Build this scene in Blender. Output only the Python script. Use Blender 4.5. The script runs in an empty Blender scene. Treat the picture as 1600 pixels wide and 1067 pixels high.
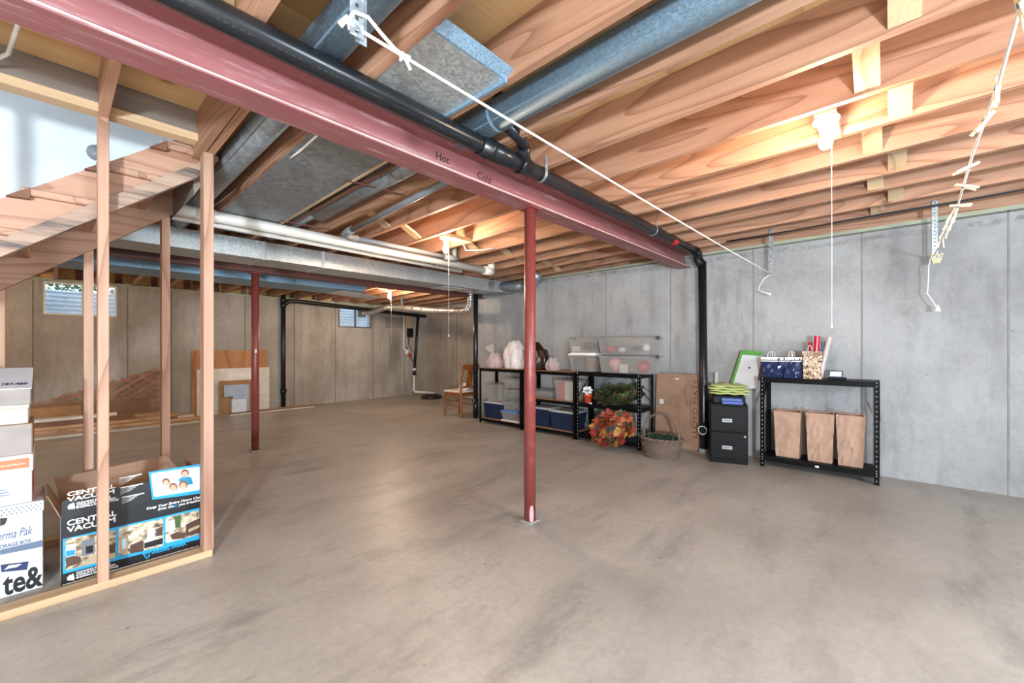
import bpy, bmesh, math, random
from mathutils import Vector, Matrix
random.seed(7)
D = bpy.data; SC = bpy.context.scene
COL = SC.collection
PI = math.pi
# ------------------------------------------------------------------ camera
H = 1.25; FPX = 652.0; YAW = math.radians(42.05)
cam = D.cameras.new('camera'); cam_o = D.objects.new('camera', cam); COL.objects.link(cam_o)
cam_o.location = (0, 0, H); cam_o.rotation_euler = (PI/2, 0, YAW - PI/2)
cam.sensor_width = 36; cam.lens = FPX/1600*36; cam.shift_y = 8.5/1600; cam.clip_start = 0.03
SC.camera = cam_o
# ------------------------------------------------------------------ world and large lights
SC.view_settings.view_transform = 'Standard'; SC.view_settings.look = 'None'
SC.view_settings.exposure = 0.33; SC.view_settings.gamma = 1.0; SC.view_settings.use_curve_mapping = False
W = D.worlds.new('world'); SC.world = W; W.use_nodes = True
W.node_tree.nodes['Background'].inputs[0].default_value = (0.62, 0.80, 1.0, 1)
W.node_tree.nodes['Background'].inputs[1].default_value = 3.0
def area(name, loc, target, size, power, color):
    l = D.lights.new(name, 'AREA'); l.shape = 'DISK'; l.size = size; l.energy = power; l.color = color
    o = D.objects.new(name, l); COL.objects.link(o); o.location = loc
    d = Vector(target) - Vector(loc); o.rotation_euler = d.to_track_quat('-Z', 'Y').to_euler(); return o
fl = D.lights.new('photo_flash', 'POINT'); fl.energy = 1050; fl.color = (0.76, 0.89, 1.0); fl.shadow_soft_size = 0.16
FLASH = D.objects.new('photo_flash', fl); COL.objects.link(FLASH); FLASH.location = (-1.9, -1.8, 1.15)
STAIRL = area('stairwell_fill', (-1.1, 3.55, 3.1), (-0.3, 4.0, 2.3), 0.7, 4, (0.85, 0.93, 1.0))  # soft fill lamp added out of view to brighten the stairwell drywall
WINL = area('window_fill', (1.9, -3.45, 1.95), (2.1, .6, .2), 1.3, 260, (0.78, 0.90, 1.0))  # added fill lamp behind the camera, lifts the near floor with cool light
BULB_STRENGTH = 680.0; BULB_COLOR = (1.0, 0.76, 0.53)
# ------------------------------------------------------------------ picture helpers: a pixel of the 1600x1067 frame onto a real plane
FW = Vector((math.cos(YAW), math.sin(YAW), 0)); RT = Vector((math.sin(YAW), -math.cos(YAW), 0))
def ray(x, y): return FW + RT*((x-800)/FPX) + Vector((0, 0, (542-y)/FPX))
def atX(x, y, X): d = ray(x, y); return Vector((0, 0, H)) + d*(X/d.x)
def atY(x, y, Y): d = ray(x, y); return Vector((0, 0, H)) + d*(Y/d.y)
def atz(x, y, z=0.0): d = ray(x, y); return Vector((0, 0, H)) + d*((z-H)/d.z)
def ZJ(y): return 2.47 - 0.0225*y          # underside of the joists
# ------------------------------------------------------------------ materials
def s(r, g, b):
    f = lambda c: (c/255/12.92) if c/255 <= .04045 else ((c/255+.055)/1.055)**2.4
    return (f(r), f(g), f(b), 1.0)
MATS = {}
def newmat(name, color=(.5, .5, .5, 1), rough=.6, metal=0.0, spec=.5):
    m = D.materials.new(name); m.use_nodes = True; nt = m.node_tree; b = nt.nodes['Principled BSDF']
    b.inputs['Base Color'].default_value = color; b.inputs['Roughness'].default_value = rough
    b.inputs['Metallic'].default_value = metal; b.inputs['Specular IOR Level'].default_value = spec
    MATS[name] = m
    return m, nt, b
def nd(nt, t, **k):
    n = nt.nodes.new(t)
    for a, v in k.items():
        if a.startswith('i_'):
            key = a[2:]; key = int(key) if key.isdigit() else key
            n.inputs[key].default_value = v
        else: setattr(n, a, v)
    return n
def coords(nt, scale=(1, 1, 1), rnd=True, rot=(0, 0, 0)):
    tc = nt.nodes.new('ShaderNodeTexCoord'); mp = nt.nodes.new('ShaderNodeMapping')
    mp.inputs['Scale'].default_value = scale; mp.inputs['Rotation'].default_value = rot
    nt.links.new(tc.outputs['Object'], mp.inputs['Vector'])
    if rnd:
        oi = nt.nodes.new('ShaderNodeObjectInfo'); mu = nd(nt, 'ShaderNodeVectorMath', operation='SCALE')
        cb = nt.nodes.new('ShaderNodeCombineXYZ')
        for i in range(3): nt.links.new(oi.outputs['Random'], cb.inputs[i])
        nt.links.new(cb.outputs[0], mu.inputs[0]); mu.inputs['Scale'].default_value = 37.0
        nt.links.new(mu.outputs[0], mp.inputs['Location'])
    return mp.outputs[0]
def mth(nt, op, a, b=None, c=None):
    n = nd(nt, 'ShaderNodeMath', operation=op)
    for i, v in enumerate((a, b, c)):
        if v is None: continue
        if isinstance(v, (int, float)): n.inputs[i].default_value = v
        else: nt.links.new(v, n.inputs[i])
    return n.outputs[0]
def mixc(nt, fac, a, b, mode='MIX'):
    n = nd(nt, 'ShaderNodeMix', data_type='RGBA', blend_type=mode)
    for sock, v in ((n.inputs[0], fac), (n.inputs[6], a), (n.inputs[7], b)):
        if isinstance(v, (int, float)): sock.default_value = v
        elif isinstance(v, tuple): sock.default_value = v
        else: nt.links.new(v, sock)
    return n.outputs[2]
def noise(nt, vec, scale=1.0, detail=3.0, rough=.55):
    n = nd(nt, 'ShaderNodeTexNoise'); n.inputs['Scale'].default_value = scale; n.inputs['Detail'].default_value = detail
    n.inputs['Roughness'].default_value = rough; nt.links.new(vec, n.inputs['Vector']); return n.outputs['Fac']
def ramp(nt, fac, stops):
    n = nd(nt, 'ShaderNodeValToRGB'); e = n.color_ramp.elements
    while len(e) < len(stops): e.new(.5)
    for el, (p, c) in zip(e, stops): el.position = p; el.color = c if isinstance(c, tuple) else (c, c, c, 1)
    nt.links.new(fac, n.inputs[0]); return n.outputs[0]
def bump(nt, bsdf, h, strength=.3, dist=.01):
    n = nd(nt, 'ShaderNodeBump'); n.inputs['Strength'].default_value = strength; n.inputs['Distance'].default_value = dist
    nt.links.new(h, n.inputs['Height']); nt.links.new(n.outputs[0], bsdf.inputs['Normal'])
def plain(name, rgb, rough=.6, metal=0.0, var=.10, sc=9.0, bmp=0.0, spec=.5):
    m, nt, b = newmat(name, s(*rgb), rough, metal, spec)
    v = coords(nt); f = noise(nt, v, sc, 4)
    c = s(*rgb); lo = tuple(x*(1-var) for x in c[:3])+(1,); hi = tuple(min(1, x*(1+var)) for x in c[:3])+(1,)
    nt.links.new(ramp(nt, f, [(.3, lo), (.7, hi)]), b.inputs['Base Color'])
    if bmp: bump(nt, b, noise(nt, v, sc*5, 3), bmp, .004)
    return m
def wood(name, light, dark, axis, rings=11.0, rough=.62, knots=True, dirt=0.0, fiber=.5, cross=5.0):
    m, nt, b = newmat(name, s(*light), rough)
    sc = [cross]*3; sc[axis] = .55
    v = coords(nt, tuple(sc))
    n = noise(nt, v, .55, 1.5, .4)
    fr = mth(nt, 'FRACT', mth(nt, 'MULTIPLY', n, rings))
    line = ramp(nt, fr, [(0.0, .15), (.55, 0.0), (.86, .55), (.97, 1.0), (1.0, .15)])
    sf = [70.0]*3; sf[axis] = 2.2
    fb = noise(nt, coords(nt, tuple(sf)), 1.0, 2.0)
    big = noise(nt, coords(nt, tuple(x*.35 for x in sc)), 1.0, 2)
    col = mixc(nt, ramp(nt, big, [(.3, 0.0), (.72, .45)]), s(*light), tuple((a*.5+c*.5) for a, c in zip(s(*light), s(*dark))))
    col = mixc(nt, mth(nt, 'MULTIPLY', line, .75), col, s(*dark))
    col = mixc(nt, mth(nt, 'MULTIPLY', ramp(nt, fb, [(.35, 0.0), (.7, 1.0)]), fiber*.45), col, s(*dark))
    oi = nt.nodes.new('ShaderNodeObjectInfo')
    hs = nd(nt, 'ShaderNodeHueSaturation'); nt.links.new(col, hs.inputs['Color'])
    nt.links.new(mth(nt, 'MULTIPLY_ADD', oi.outputs['Random'], .24, .88), hs.inputs['Value']); col = hs.outputs[0]
    if knots:
        vo = nd(nt, 'ShaderNodeTexVoronoi'); vo.inputs['Scale'].default_value = 1.0
        kk = [2.6]*3; kk[axis] = 1.5
        nt.links.new(coords(nt, tuple(kk)), vo.inputs['Vector'])
        k = ramp(nt, vo.outputs['Distance'], [(.03, 1.0), (.06, .35), (.085, 0.0)])
        col = mixc(nt, mth(nt, 'MULTIPLY', k, .8), col, tuple(x*.45 for x in s(*dark)[:3])+(1,))
    if dirt:
        dn = noise(nt, coords(nt, tuple(x*.8 for x in sc)), 1.6, 5, .7)
        col = mixc(nt, ramp(nt, dn, [(.49, 0.0), (.60, dirt)]), col, s(58, 58, 60))
    nt.links.new(col, b.inputs['Base Color'])
    bump(nt, b, mth(nt, 'ADD', fb, mth(nt, 'MULTIPLY', line, -.5)), .18, .003)
    return m
WOOD = {}
def woods(key, *a, **k):
    for ax in range(3): WOOD[key, ax] = wood(key + '_grain_' + 'xyz'[ax], *a, ax, **k)
woods('joist', (188, 144, 116), (130, 82, 58), rings=17)
woods('stud', (198, 158, 132), (142, 96, 76), rings=14)
woods('weathered', (186, 158, 138), (116, 92, 78), rings=9, dirt=.85)
woods('plate', (214, 186, 148), (160, 120, 84), rings=7)
woods('stain', (172, 120, 84), (120, 74, 46), rings=9, knots=False)
woods('chair', (148, 84, 40), (100, 50, 20), rings=7, knots=False, rough=.35)
woods('grey', (150, 138, 128), (96, 84, 78), rings=9)
woods('ply', (222, 190, 142), (178, 132, 84), rings=7, knots=True, cross=2.2)
woods('plyred', (190, 134, 82), (140, 84, 44), rings=8, knots=False, cross=2.6)
woods('lumber', (210, 168, 126), (156, 110, 74), rings=9)
woods('lumberdark', (140, 96, 72), (88, 56, 42), rings=9)
woods('particle', (176, 134, 96), (150, 104, 70), rings=4, knots=False)
def concrete(name, light, dark, rough=.8, sc=1.0, bmp=.25, streak=(1, 1, 1), stain=None):
    m, nt, b = newmat(name, s(*light), rough)
    v = coords(nt, (sc, sc, sc), rnd=False)
    n1 = noise(nt, v, .9, 6, .62); n2 = noise(nt, v, 26, 5, .7)
    n3 = noise(nt, coords(nt, tuple(x*sc for x in streak), rnd=False), 2.3, 5, .65)
    c = mixc(nt, ramp(nt, n1, [(.36, 0.0), (.64, 1.0)]), s(*light), s(*dark))
    c = mixc(nt, ramp(nt, n3, [(.50, 0.0), (.70, .75)]), c, tuple(x*.72 for x in s(*dark)[:3])+(1,))
    c = mixc(nt, ramp(nt, n2, [(.35, .0), (.75, .35)]), c, tuple(x*.62 for x in s(*dark)[:3])+(1,))
    vo = nd(nt, 'ShaderNodeTexVoronoi'); vo.inputs['Scale'].default_value = 5.0; nt.links.new(v, vo.inputs['Vector'])
    c = mixc(nt, ramp(nt, vo.outputs['Distance'], [(.03, .55), (.06, 0.0)]), c, s(96, 92, 88))
    if stain: c = stain(nt, c, n1)
    nt.links.new(c, b.inputs['Base Color']); bump(nt, b, mth(nt, 'ADD', n2, mth(nt, 'MULTIPLY', n1, .6)), bmp, .006)
    return m
def boxmask(nt, ax, lo, hi, soft, nz, amp):
    tc = nt.nodes.new('ShaderNodeTexCoord'); sp = nt.nodes.new('ShaderNodeSeparateXYZ'); nt.links.new(tc.outputs['Object'], sp.inputs[0])
    q = mth(nt, 'MULTIPLY_ADD', nz, amp, sp.outputs[ax]); c = (lo+hi)/2 + amp*.5; w = (hi-lo)/2
    d = mth(nt, 'ABSOLUTE', mth(nt, 'SUBTRACT', q, c))
    mr = nd(nt, 'ShaderNodeMapRange'); nt.links.new(d, mr.inputs[0])
    for i, vv in ((1, w), (2, w-soft), (3, 0.0), (4, 1.0)): mr.inputs[i].default_value = vv
    return mr.outputs[0]
def damp(nt, c, nz):       # the damp patch below the joist ends of the back wall
    a = mth(nt, 'MULTIPLY', boxmask(nt, 0, 3.66, 4.24, .05, nz, .25), boxmask(nt, 2, 1.70, 2.04, .05, nz, .2))
    a2 = mth(nt, 'MULTIPLY', boxmask(nt, 0, 3.74, 4.16, .08, nz, .35), boxmask(nt, 2, .55, 1.85, .4, nz, .4))
    return mixc(nt, mth(nt, 'MULTIPLY', mth(nt, 'MAXIMUM', a, a2), .55), c, s(98, 92, 84))
def scuffs(nt, c, nz):
    v = coords(nt, (.55, 1.5, 1), rnd=False, rot=(0, 0, .6)); a = noise(nt, v, 2.4, 8, .72)
    c = mixc(nt, ramp(nt, a, [(.55, 0.0), (.70, .5)]), c, s(118, 112, 106))
    a2 = noise(nt, coords(nt, (1, 1, 1), rnd=False, rot=(0, 0, -.9)), 5.0, 8, .75)
    return mixc(nt, ramp(nt, a2, [(.58, 0.0), (.74, .45)]), c, s(186, 178, 168))
concrete('floor_concrete', (187, 182, 175), (163, 157, 150), .40, 1.0, .10, (.5, 1.6, 1), scuffs)
def crack(nt, c, nz):
    n5 = noise(nt, coords(nt, (1, 3, 3), rnd=False), 6.0, 6, .7); n6 = noise(nt, coords(nt, (1, 1, 1), rnd=False), 1.3, 5, .6)
    m_ = mth(nt, 'MULTIPLY', boxmask(nt, 2, 2.28, 2.345, .02, n6, .12), ramp(nt, n5, [(.44, 0.0), (.56, 1.0)]))
    c = mixc(nt, mth(nt, 'MULTIPLY', m_, .6), c, s(104, 102, 98))
    return mixc(nt, ramp(nt, n6, [(.4, 0.0), (.7, .5)]), c, s(186, 188, 190))
concrete('wall_concrete', (172, 172, 172), (144, 144, 145), .85, 1.0, .35, (2.2, 2.2, .5), crack)
concrete('back_concrete', (184, 175, 163), (154, 144, 132), .85, 1.0, .35, (2.2, 2.2, .35), damp)
def galv(name, rgb, rough=.38, metal=.75, sc=60):
    m, nt, b = newmat(name, s(*rgb), rough, metal)
    v = coords(nt); vo = nd(nt, 'ShaderNodeTexVoronoi'); vo.inputs['Scale'].default_value = sc; nt.links.new(v, vo.inputs['Vector'])
    c = s(*rgb); big = noise(nt, v, 2.0, 3)
    bw = nd(nt, 'ShaderNodeRGBToBW'); nt.links.new(vo.outputs['Color'], bw.inputs[0])
    col = ramp(nt, bw.outputs[0], [(0, tuple(x*.72 for x in c[:3])+(1,)), (1, tuple(min(1, x*1.3) for x in c[:3])+(1,))])
    col = mixc(nt, ramp(nt, big, [(.35, 0.0), (.7, .4)]), col, tuple(x*.75 for x in c[:3])+(1,))
    nt.links.new(col, b.inputs['Base Color'])
    nt.links.new(mth(nt, 'MULTIPLY_ADD', bw.outputs[0], .25, rough-.1), b.inputs['Roughness'])
    return m
galv('galvanised', (176, 186, 194)); galv('galv_blue', (146, 176, 198), .5, .55, 160); galv('galv_dull', (150, 156, 160), .5, .6, 30)  # the bluish metal has the cool flash tint put into its base colour
galv('galv_trunk', (196, 200, 200), .42, .6, 70)
def paint(name, rgb, wear, amount=.5, rough=.5):
    m, nt, b = newmat(name, s(*rgb), rough)
    v = coords(nt, (1, 1, 1)); n = noise(nt, v, 3.0, 8, .75); n2 = noise(nt, coords(nt, (1.2, 14, 14)), 2.0, 6, .7)
    c = mixc(nt, ramp(nt, n, [(.35, 0.0), (.75, .35)]), s(*rgb), tuple(x*.7 for x in s(*rgb)[:3])+(1,))
    c = mixc(nt, ramp(nt, n2, [(.53, 0.0), (.66, amount)]), c, s(*wear))
    nt.links.new(c, b.inputs['Base Color']); return m
paint('red_primer', (150, 92, 92), (204, 176, 176), .45); paint('red_post', (130, 60, 55), (170, 96, 92), .3, .38)
paint('dark_primer', (112, 66, 58), (130, 92, 86), .3); paint('flange_edge', (196, 184, 180), (150, 100, 98), .7)
for a in (
 ('abs', (24, 27, 32), .28), ('pvc', (226, 222, 214), .38), ('grey_pipe', (132, 134, 138), .45), ('cast_black', (26, 26, 28), .4),
 ('white_paint', (232, 236, 238), .6), ('drywall', (226, 234, 240), .75), ('porcelain', (244, 242, 236), .35), ('cord_white', (236, 234, 228), .6),
 ('cable_black', (34, 32, 32), .5), ('black_metal', (10, 10, 11), .45), ('cabinet_black', (9, 7, 7), .45), ('chrome', (200, 202, 204), .25),
 ('cardboard', (152, 120, 98), .8), ('cardboard_grey', (156, 148, 144), .8), ('cardboard_dark', (132, 98, 72), .8), ('kraft', (172, 140, 120), .75),
 ('box_white', (206, 207, 212), .6), ('box_cream', (200, 196, 180), .7), ('print_orange', (238, 118, 78), .6), ('print_blue', (58, 96, 150), .6),
 ('print_navy', (30, 46, 92), .55), ('print_black', (24, 24, 28), .45), ('print_cyan', (40, 160, 214), .5), ('print_white', (240, 240, 240), .6),
 ('print_grey', (120, 124, 134), .6), ('print_skin', (222, 170, 142), .6), ('print_hair', (130, 84, 52), .6), ('print_teal', (34, 140, 178), .6),
 ('print_tan', (182, 164, 132), .6), ('print_brown', (84, 58, 46), .6), ('print_sky', (206, 220, 232), .6), ('print_red', (186, 40, 46), .6),
 ('print_dotblue', (96, 110, 138), .6), ('print_pattern', (196, 198, 200), .6),
 ('bin_blue', (34, 42, 66), .45), ('bin_lid', (190, 190, 188), .45), ('lid_blue', (62, 120, 196), .4), ('lid_white', (240, 238, 234), .4), ('handle_dark', (66, 72, 84), .5),
 ('bag_white', (226, 218, 216), .45), ('bag_brown', (38, 18, 15), .3), ('bag_cream', (200, 176, 140), .6), ('red_cloth', (170, 40, 44), .6), ('pot_orange', (214, 78, 40), .5), ('leaf_green', (60, 92, 44), .6), ('leaf_dark', (74, 72, 46), .6),
 ('leaf_orange', (164, 82, 50), .6), ('leaf_red', (140, 46, 40), .6), ('leaf_yellow', (176, 136, 74), .6), ('flower_white', (240, 238, 236), .6), ('moss', (40, 72, 50), .9),
 ('wicker', (108, 90, 78), .75), ('cushion', (222, 212, 194), .8), ('towel_green', (200, 208, 142), .9), ('book_blue', (64, 88, 158), .5), ('case_dark', (26, 27, 34), .5),
 ('green_plastic', (84, 150, 62), .4), ('giftbag_blue', (34, 46, 84), .16), ('foil_red', (206, 20, 52), .2), ('foil_silver', (190, 176, 172), .2), ('paper_dots', (226, 220, 216), .5),
 ('window_frame', (214, 206, 192), .4), ('window_frame_dark', (96, 92, 86), .5), ('sill_green', (164, 172, 150), .9), ('foam_grey', (104, 104, 100), .9), ('insulation', (206, 166, 112), .95), ('seam', (140, 138, 134), .9), ('seam_back', (120, 112, 102), .9),
 ('rope', (240, 238, 232), .8), ('pin_wood', (230, 206, 166), .7), ('pin_wire', (90, 140, 190), .3), ('corrugated', (190, 206, 220), .5), ('soil', (96, 92, 70), .9), ('shrub', (84, 150, 70), .7),
 ('board_white', (226, 216, 202), .7), ('board_brown', (160, 116, 72), .7), ('board_blue', (160, 170, 182), .7), ('red_tape', (196, 26, 30), .5), ('ink', (44, 30, 32), .7), ('ring_white', (226, 226, 222), .4), ('screw', (214, 214, 210), .3),
 ('patch_grey', (150, 152, 150), .8), ('sheet_white', (222, 224, 226), .5), ('pink_stuff', (222, 150, 150), .6), ('garland', (70, 74, 70), .6)):
    metal = .85 if a[0] in ('chrome', 'screw') else 0.0
    plain(a[0], a[1], a[2], metal, spec=.14 if a[0] in ('black_metal', 'cabinet_black', 'case_dark', 'bin_blue') else .5, var= .05 if a[0].startswith(('print', 'box', 'lid', 'dry', 'white', 'pvc', 'porc')) else .14, sc=9, bmp=.15 if a[0] in ('cardboard', 'kraft', 'bag_white', 'towel_green') else 0)
def clear(name, tint, dens, rough=.25):
    m, nt, b = newmat(name, s(*tint), rough)
    tr = nd(nt, 'ShaderNodeBsdfTransparent'); mx = nt.nodes.new('ShaderNodeMixShader')
    f = noise(nt, coords(nt), 6, 3)
    nt.links.new(mth(nt, 'MULTIPLY_ADD', f, .2, dens-.1), mx.inputs[0])
    nt.links.new(tr.outputs[0], mx.inputs[1]); nt.links.new(b.outputs[0], mx.inputs[2])
    nt.links.new(mx.outputs[0], nt.nodes['Material Output'].inputs[0]); return m
clear('clear_plastic', (182, 178, 174), .24); clear('clear_wrap', (226, 214, 214), .45, .1); clear('glass', (200, 220, 235), .10, .03)
m, nt, b = newmat('bulb_glow', (1, 1, 1, 1), .4)
b.inputs['Emission Color'].default_value = BULB_COLOR + (1,); b.inputs['Emission Strength'].default_value = BULB_STRENGTH
m, nt, b = newmat('bulb_glow_strong', (1, 1, 1, 1), .4)
b.inputs['Emission Color'].default_value = BULB_COLOR + (1,); b.inputs['Emission Strength'].default_value = BULB_STRENGTH*1.7
# patterned gift bag
m, nt, b = newmat('damask', s(196, 170, 142), .3)
v = coords(nt); n1 = noise(nt, v, 30, 2); n2 = noise(nt, v, 60, 1)
c = mixc(nt, ramp(nt, n1, [(.50, 0.0), (.56, 1.0)]), s(206, 184, 158), s(150, 116, 88)); c = mixc(nt, ramp(nt, n2, [(.60, 0.0), (.64, 1.0)]), c, s(40, 30, 30))
nt.links.new(c, b.inputs['Base Color'])
m, nt, b = newmat('print_room', s(182, 164, 132), .5)
v = coords(nt, (1.0, 1.0, 1.6)); n1 = noise(nt, v, 22, 3, .6)
nt.links.new(ramp(nt, n1, [(.30, s(52, 42, 38)), (.42, s(120, 98, 78)), (.52, s(188, 172, 142)), (.66, s(226, 218, 200))]), b.inputs['Base Color'])
# foil alu duct
m, nt, b = newmat('alu_foil', s(206, 204, 200), .3, .85)
# ------------------------------------------------------------------ mesh builder
class B:
    def __init__(self): self.v = []; self.f = []; self.sm = []
    def add(self, vs, fs, smooth=False):
        o = len(self.v); self.v += [Vector(p) for p in vs]; self.f += [tuple(i+o for i in f) for f in fs]; self.sm += [smooth]*len(fs); return self
    def box(self, x0, x1, y0, y1, z0, z1):
        return self.add([(x0,y0,z0),(x1,y0,z0),(x1,y1,z0),(x0,y1,z0),(x0,y0,z1),(x1,y0,z1),(x1,y1,z1),(x0,y1,z1)],
            [(0,3,2,1),(4,5,6,7),(0,1,5,4),(1,2,6,5),(2,3,7,6),(3,0,4,7)])
    def cbox(self, x0, x1, y0, y1, z0, z1, c=.004):   # chamfered along its long edges
        bm = bmesh.new(); t = B().box(x0,x1,y0,y1,z0,z1)
        vs = [bm.verts.new(p) for p in t.v]
        for f in t.f: bm.faces.new([vs[i] for i in f])
        c = min(c, .45*min(x1-x0, y1-y0, z1-z0))
        bmesh.ops.bevel(bm, geom=bm.edges[:], offset=c, segments=1, affect='EDGES')
        bm.verts.index_update(); self.add([v.co.copy() for v in bm.verts], [tuple(v.index for v in f.verts) for f in bm.faces]); bm.free(); return self
    def hexa(self, p): return self.add(p, [(0,3,2,1),(4,5,6,7),(0,1,5,4),(1,2,6,5),(2,3,7,6),(3,0,4,7)])
    def bar(self, a, b, w, t, up=(0, 0, 1)):          # rectangular bar from a to b: w across, t along up
        a = Vector(a); b = Vector(b); d = (b-a).normalized(); u = Vector(up); sd = d.cross(u)
        if sd.length < 1e-4: sd = d.cross(Vector((1, 0, 0)))
        sd.normalize(); u = sd.cross(d).normalized(); sd = sd*(w/2); u = u*(t/2)
        return self.hexa([a-sd-u, b-sd-u, b+sd-u, a+sd-u, a-sd+u, b-sd+u, b+sd+u, a+sd+u])
    def tube(self, pts, r, n=12, cap=True, closed=False):
        pts = [Vector(p) for p in pts]; k = len(pts); rs = r if isinstance(r, (list, tuple)) else [r]*k
        vs = []; fs = []; up = None
        for i, p in enumerate(pts):
            if closed: d = pts[(i+1) % k] - pts[i-1]
            else: d = pts[min(i+1, k-1)] - pts[max(i-1, 0)]
            d = d.normalized() if d.length > 1e-9 else Vector((0, 0, 1))
            if up is None:
                up = Vector((0, 0, 1)) if abs(d.z) < .9 else Vector((1, 0, 0))
            sd = d.cross(up).normalized(); up = sd.cross(d).normalized()
            for j in range(n):
                a = 2*PI*j/n; vs.append(p + (sd*math.cos(a) + up*math.sin(a))*rs[i])
        m = k if closed else k-1
        for i in range(m):
            for j in range(n):
                a = i*n+j; b2 = i*n+(j+1) % n; c = ((i+1) % k)*n+(j+1) % n; d2 = ((i+1) % k)*n+j
                fs.append((a, b2, c, d2))
        self.add(vs, fs, True)
        if cap and not closed:
            o = len(self.v)-len(vs)
            self.f.append(tuple(o+j for j in reversed(range(n)))); self.f.append(tuple(o+(k-1)*n+j for j in range(n))); self.sm += [False, False]
        return self
    def lathe(self, prof, c=(0, 0, 0), n=20, smooth=True, sx=1.0, sy=1.0):
        vs = []; fs = []
        for r, z in prof:
            for j in range(n): a = 2*PI*j/n; vs.append((c[0]+r*sx*math.cos(a), c[1]+r*sy*math.sin(a), c[2]+z))
        for i in range(len(prof)-1):
            for j in range(n): fs.append((i*n+j, i*n+(j+1) % n, (i+1)*n+(j+1) % n, (i+1)*n+j))
        return self.add(vs, fs, smooth)
    def prism(self, poly, fn, d0, d1):                # polygon (u,v) swept from d0 to d1; fn(u,v,d)->xyz
        n = len(poly); vs = [fn(u, v, d0) for u, v in poly] + [fn(u, v, d1) for u, v in poly]
        fs = [tuple(reversed(range(n))), tuple(range(n, 2*n))] + [(i, (i+1) % n, n+(i+1) % n, n+i) for i in range(n)]
        return self.add(vs, fs)
    def taper(self, x0, x1, y0, y1, z0, z1, k):       # box narrower at the bottom by k on each side
        return self.hexa([(x0+k,y0+k,z0),(x1-k,y0+k,z0),(x1-k,y1-k,z0),(x0+k,y1-k,z0),(x0,y0,z1),(x1,y0,z1),(x1,y1,z1),(x0,y1,z1)])
    def tr(self, loc=(0, 0, 0), rz=0, M=None):
        X = M if M is not None else Matrix.Translation(loc) @ Matrix.Rotation(rz, 4, 'Z')
        self.v = [X @ p for p in self.v]; return self
def obj(name, b, mat, parent=None, smooth=None):
    me = D.meshes.new(name); vs = b.v
    if parent is not None:
        inv = (parent.matrix_basis if parent.parent is None else parent.parent.matrix_basis @ parent.matrix_basis).inverted(); loc = Vector((0, 0, 0))
        if parent.parent is not None and parent.parent.parent is not None: raise ValueError('too deep ' + name)
        vs = [inv @ p for p in vs]
    else:
        xs = [p.x for p in vs]; ys = [p.y for p in vs]; zs = [p.z for p in vs]
        loc = Vector(((min(xs)+max(xs))/2, (min(ys)+max(ys))/2, min(zs))); vs = [p-loc for p in vs]
    me.from_pydata([tuple(p) for p in vs], [], b.f); me.materials.append(MATS[mat] if isinstance(mat, str) else mat)
    me.polygons.foreach_set('use_smooth', b.sm if smooth is None else [smooth]*len(b.f))
    bm = bmesh.new(); bm.from_mesh(me); bmesh.ops.recalc_face_normals(bm, faces=bm.faces); bm.to_mesh(me); bm.free()
    o = D.objects.new(name, me); COL.objects.link(o); o.location = loc
    if parent is not None: o.parent = parent
    return o
def tag(o, label=None, cat=None, group=None, kind=None):
    if label: o['label'] = label
    if cat: o['category'] = cat
    if group: o['group'] = group
    if kind: o['kind'] = kind
    return o
def thing(name, label, cat, loc=(0, 0, 0), rz=0, group=None):
    o = D.objects.new(name, None); o.empty_display_size = .05; COL.objects.link(o)
    o.location = loc; o.rotation_euler = (0, 0, rz); o.matrix_basis = Matrix.Translation(loc) @ Matrix.Rotation(rz, 4, 'Z')
    return tag(o, label, cat, group)
def struct(name, b, mat): return tag(obj(name, b, mat), kind='structure')
def dup(root, loc, rz=None, label=None):
    def cp(o, par):
        c = o.copy(); COL.objects.link(c); c.parent = par
        for ch in o.children: cp(ch, c)
        return c
    r = cp(root, None); r.location = loc
    if rz is not None: r.rotation_euler = (0, 0, rz)
    r.matrix_basis = Matrix.Translation(loc) @ Matrix.Rotation(r.rotation_euler.z, 4, 'Z')
    if label: r['label'] = label
    return r
def text(txt, org, xd, yd, size, mat, parent, name='lettering', align='LEFT', bold=0.0, sx=1.0, shear=0.0, fit=None):
    cu = D.curves.new('t', 'FONT'); cu.body = txt; cu.size = size; cu.align_x = align; cu.offset = bold; cu.shear = shear; cu.extrude = 0.0004
    cu.resolution_u = 3
    t = D.objects.new('t', cu); COL.objects.link(t); bpy.context.view_layer.update()
    me = D.meshes.new_from_object(t); D.objects.remove(t); D.curves.remove(cu)
    X = Vector(xd).normalized(); Y = Vector(yd).normalized(); Z = X.cross(Y); org = Vector(org)
    if fit and len(me.vertices): sx = fit/(max(v.co.x for v in me.vertices)-min(v.co.x for v in me.vertices))
    b = B(); b.add([org + X*(v.co.x*sx) + Y*v.co.y + Z*(v.co.z+.0008) for v in me.vertices], [tuple(p.vertices) for p in me.polygons]); D.meshes.remove(me)
    return obj(name, b, mat, parent)
def arc(c, r, a0, a1, n, ax, ay):
    c = Vector(c); ax = Vector(ax); ay = Vector(ay)
    return [c + ax*(r*math.cos(a0+(a1-a0)*i/n)) + ay*(r*math.sin(a0+(a1-a0)*i/n)) for i in range(n+1)]
# ================================================================== THE SETTING
XW = 5.40; YB = 9.28; XL = -3.2; YF = -3.2; XR = 6.85; YC = 5.76
FLOOR = struct('floor', B().box(XL-.2, XR+.2, YF-.2, YB+.2, -.12, 0), 'floor_concrete')
def wt(y): return 2.393 - .0085*y
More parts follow.
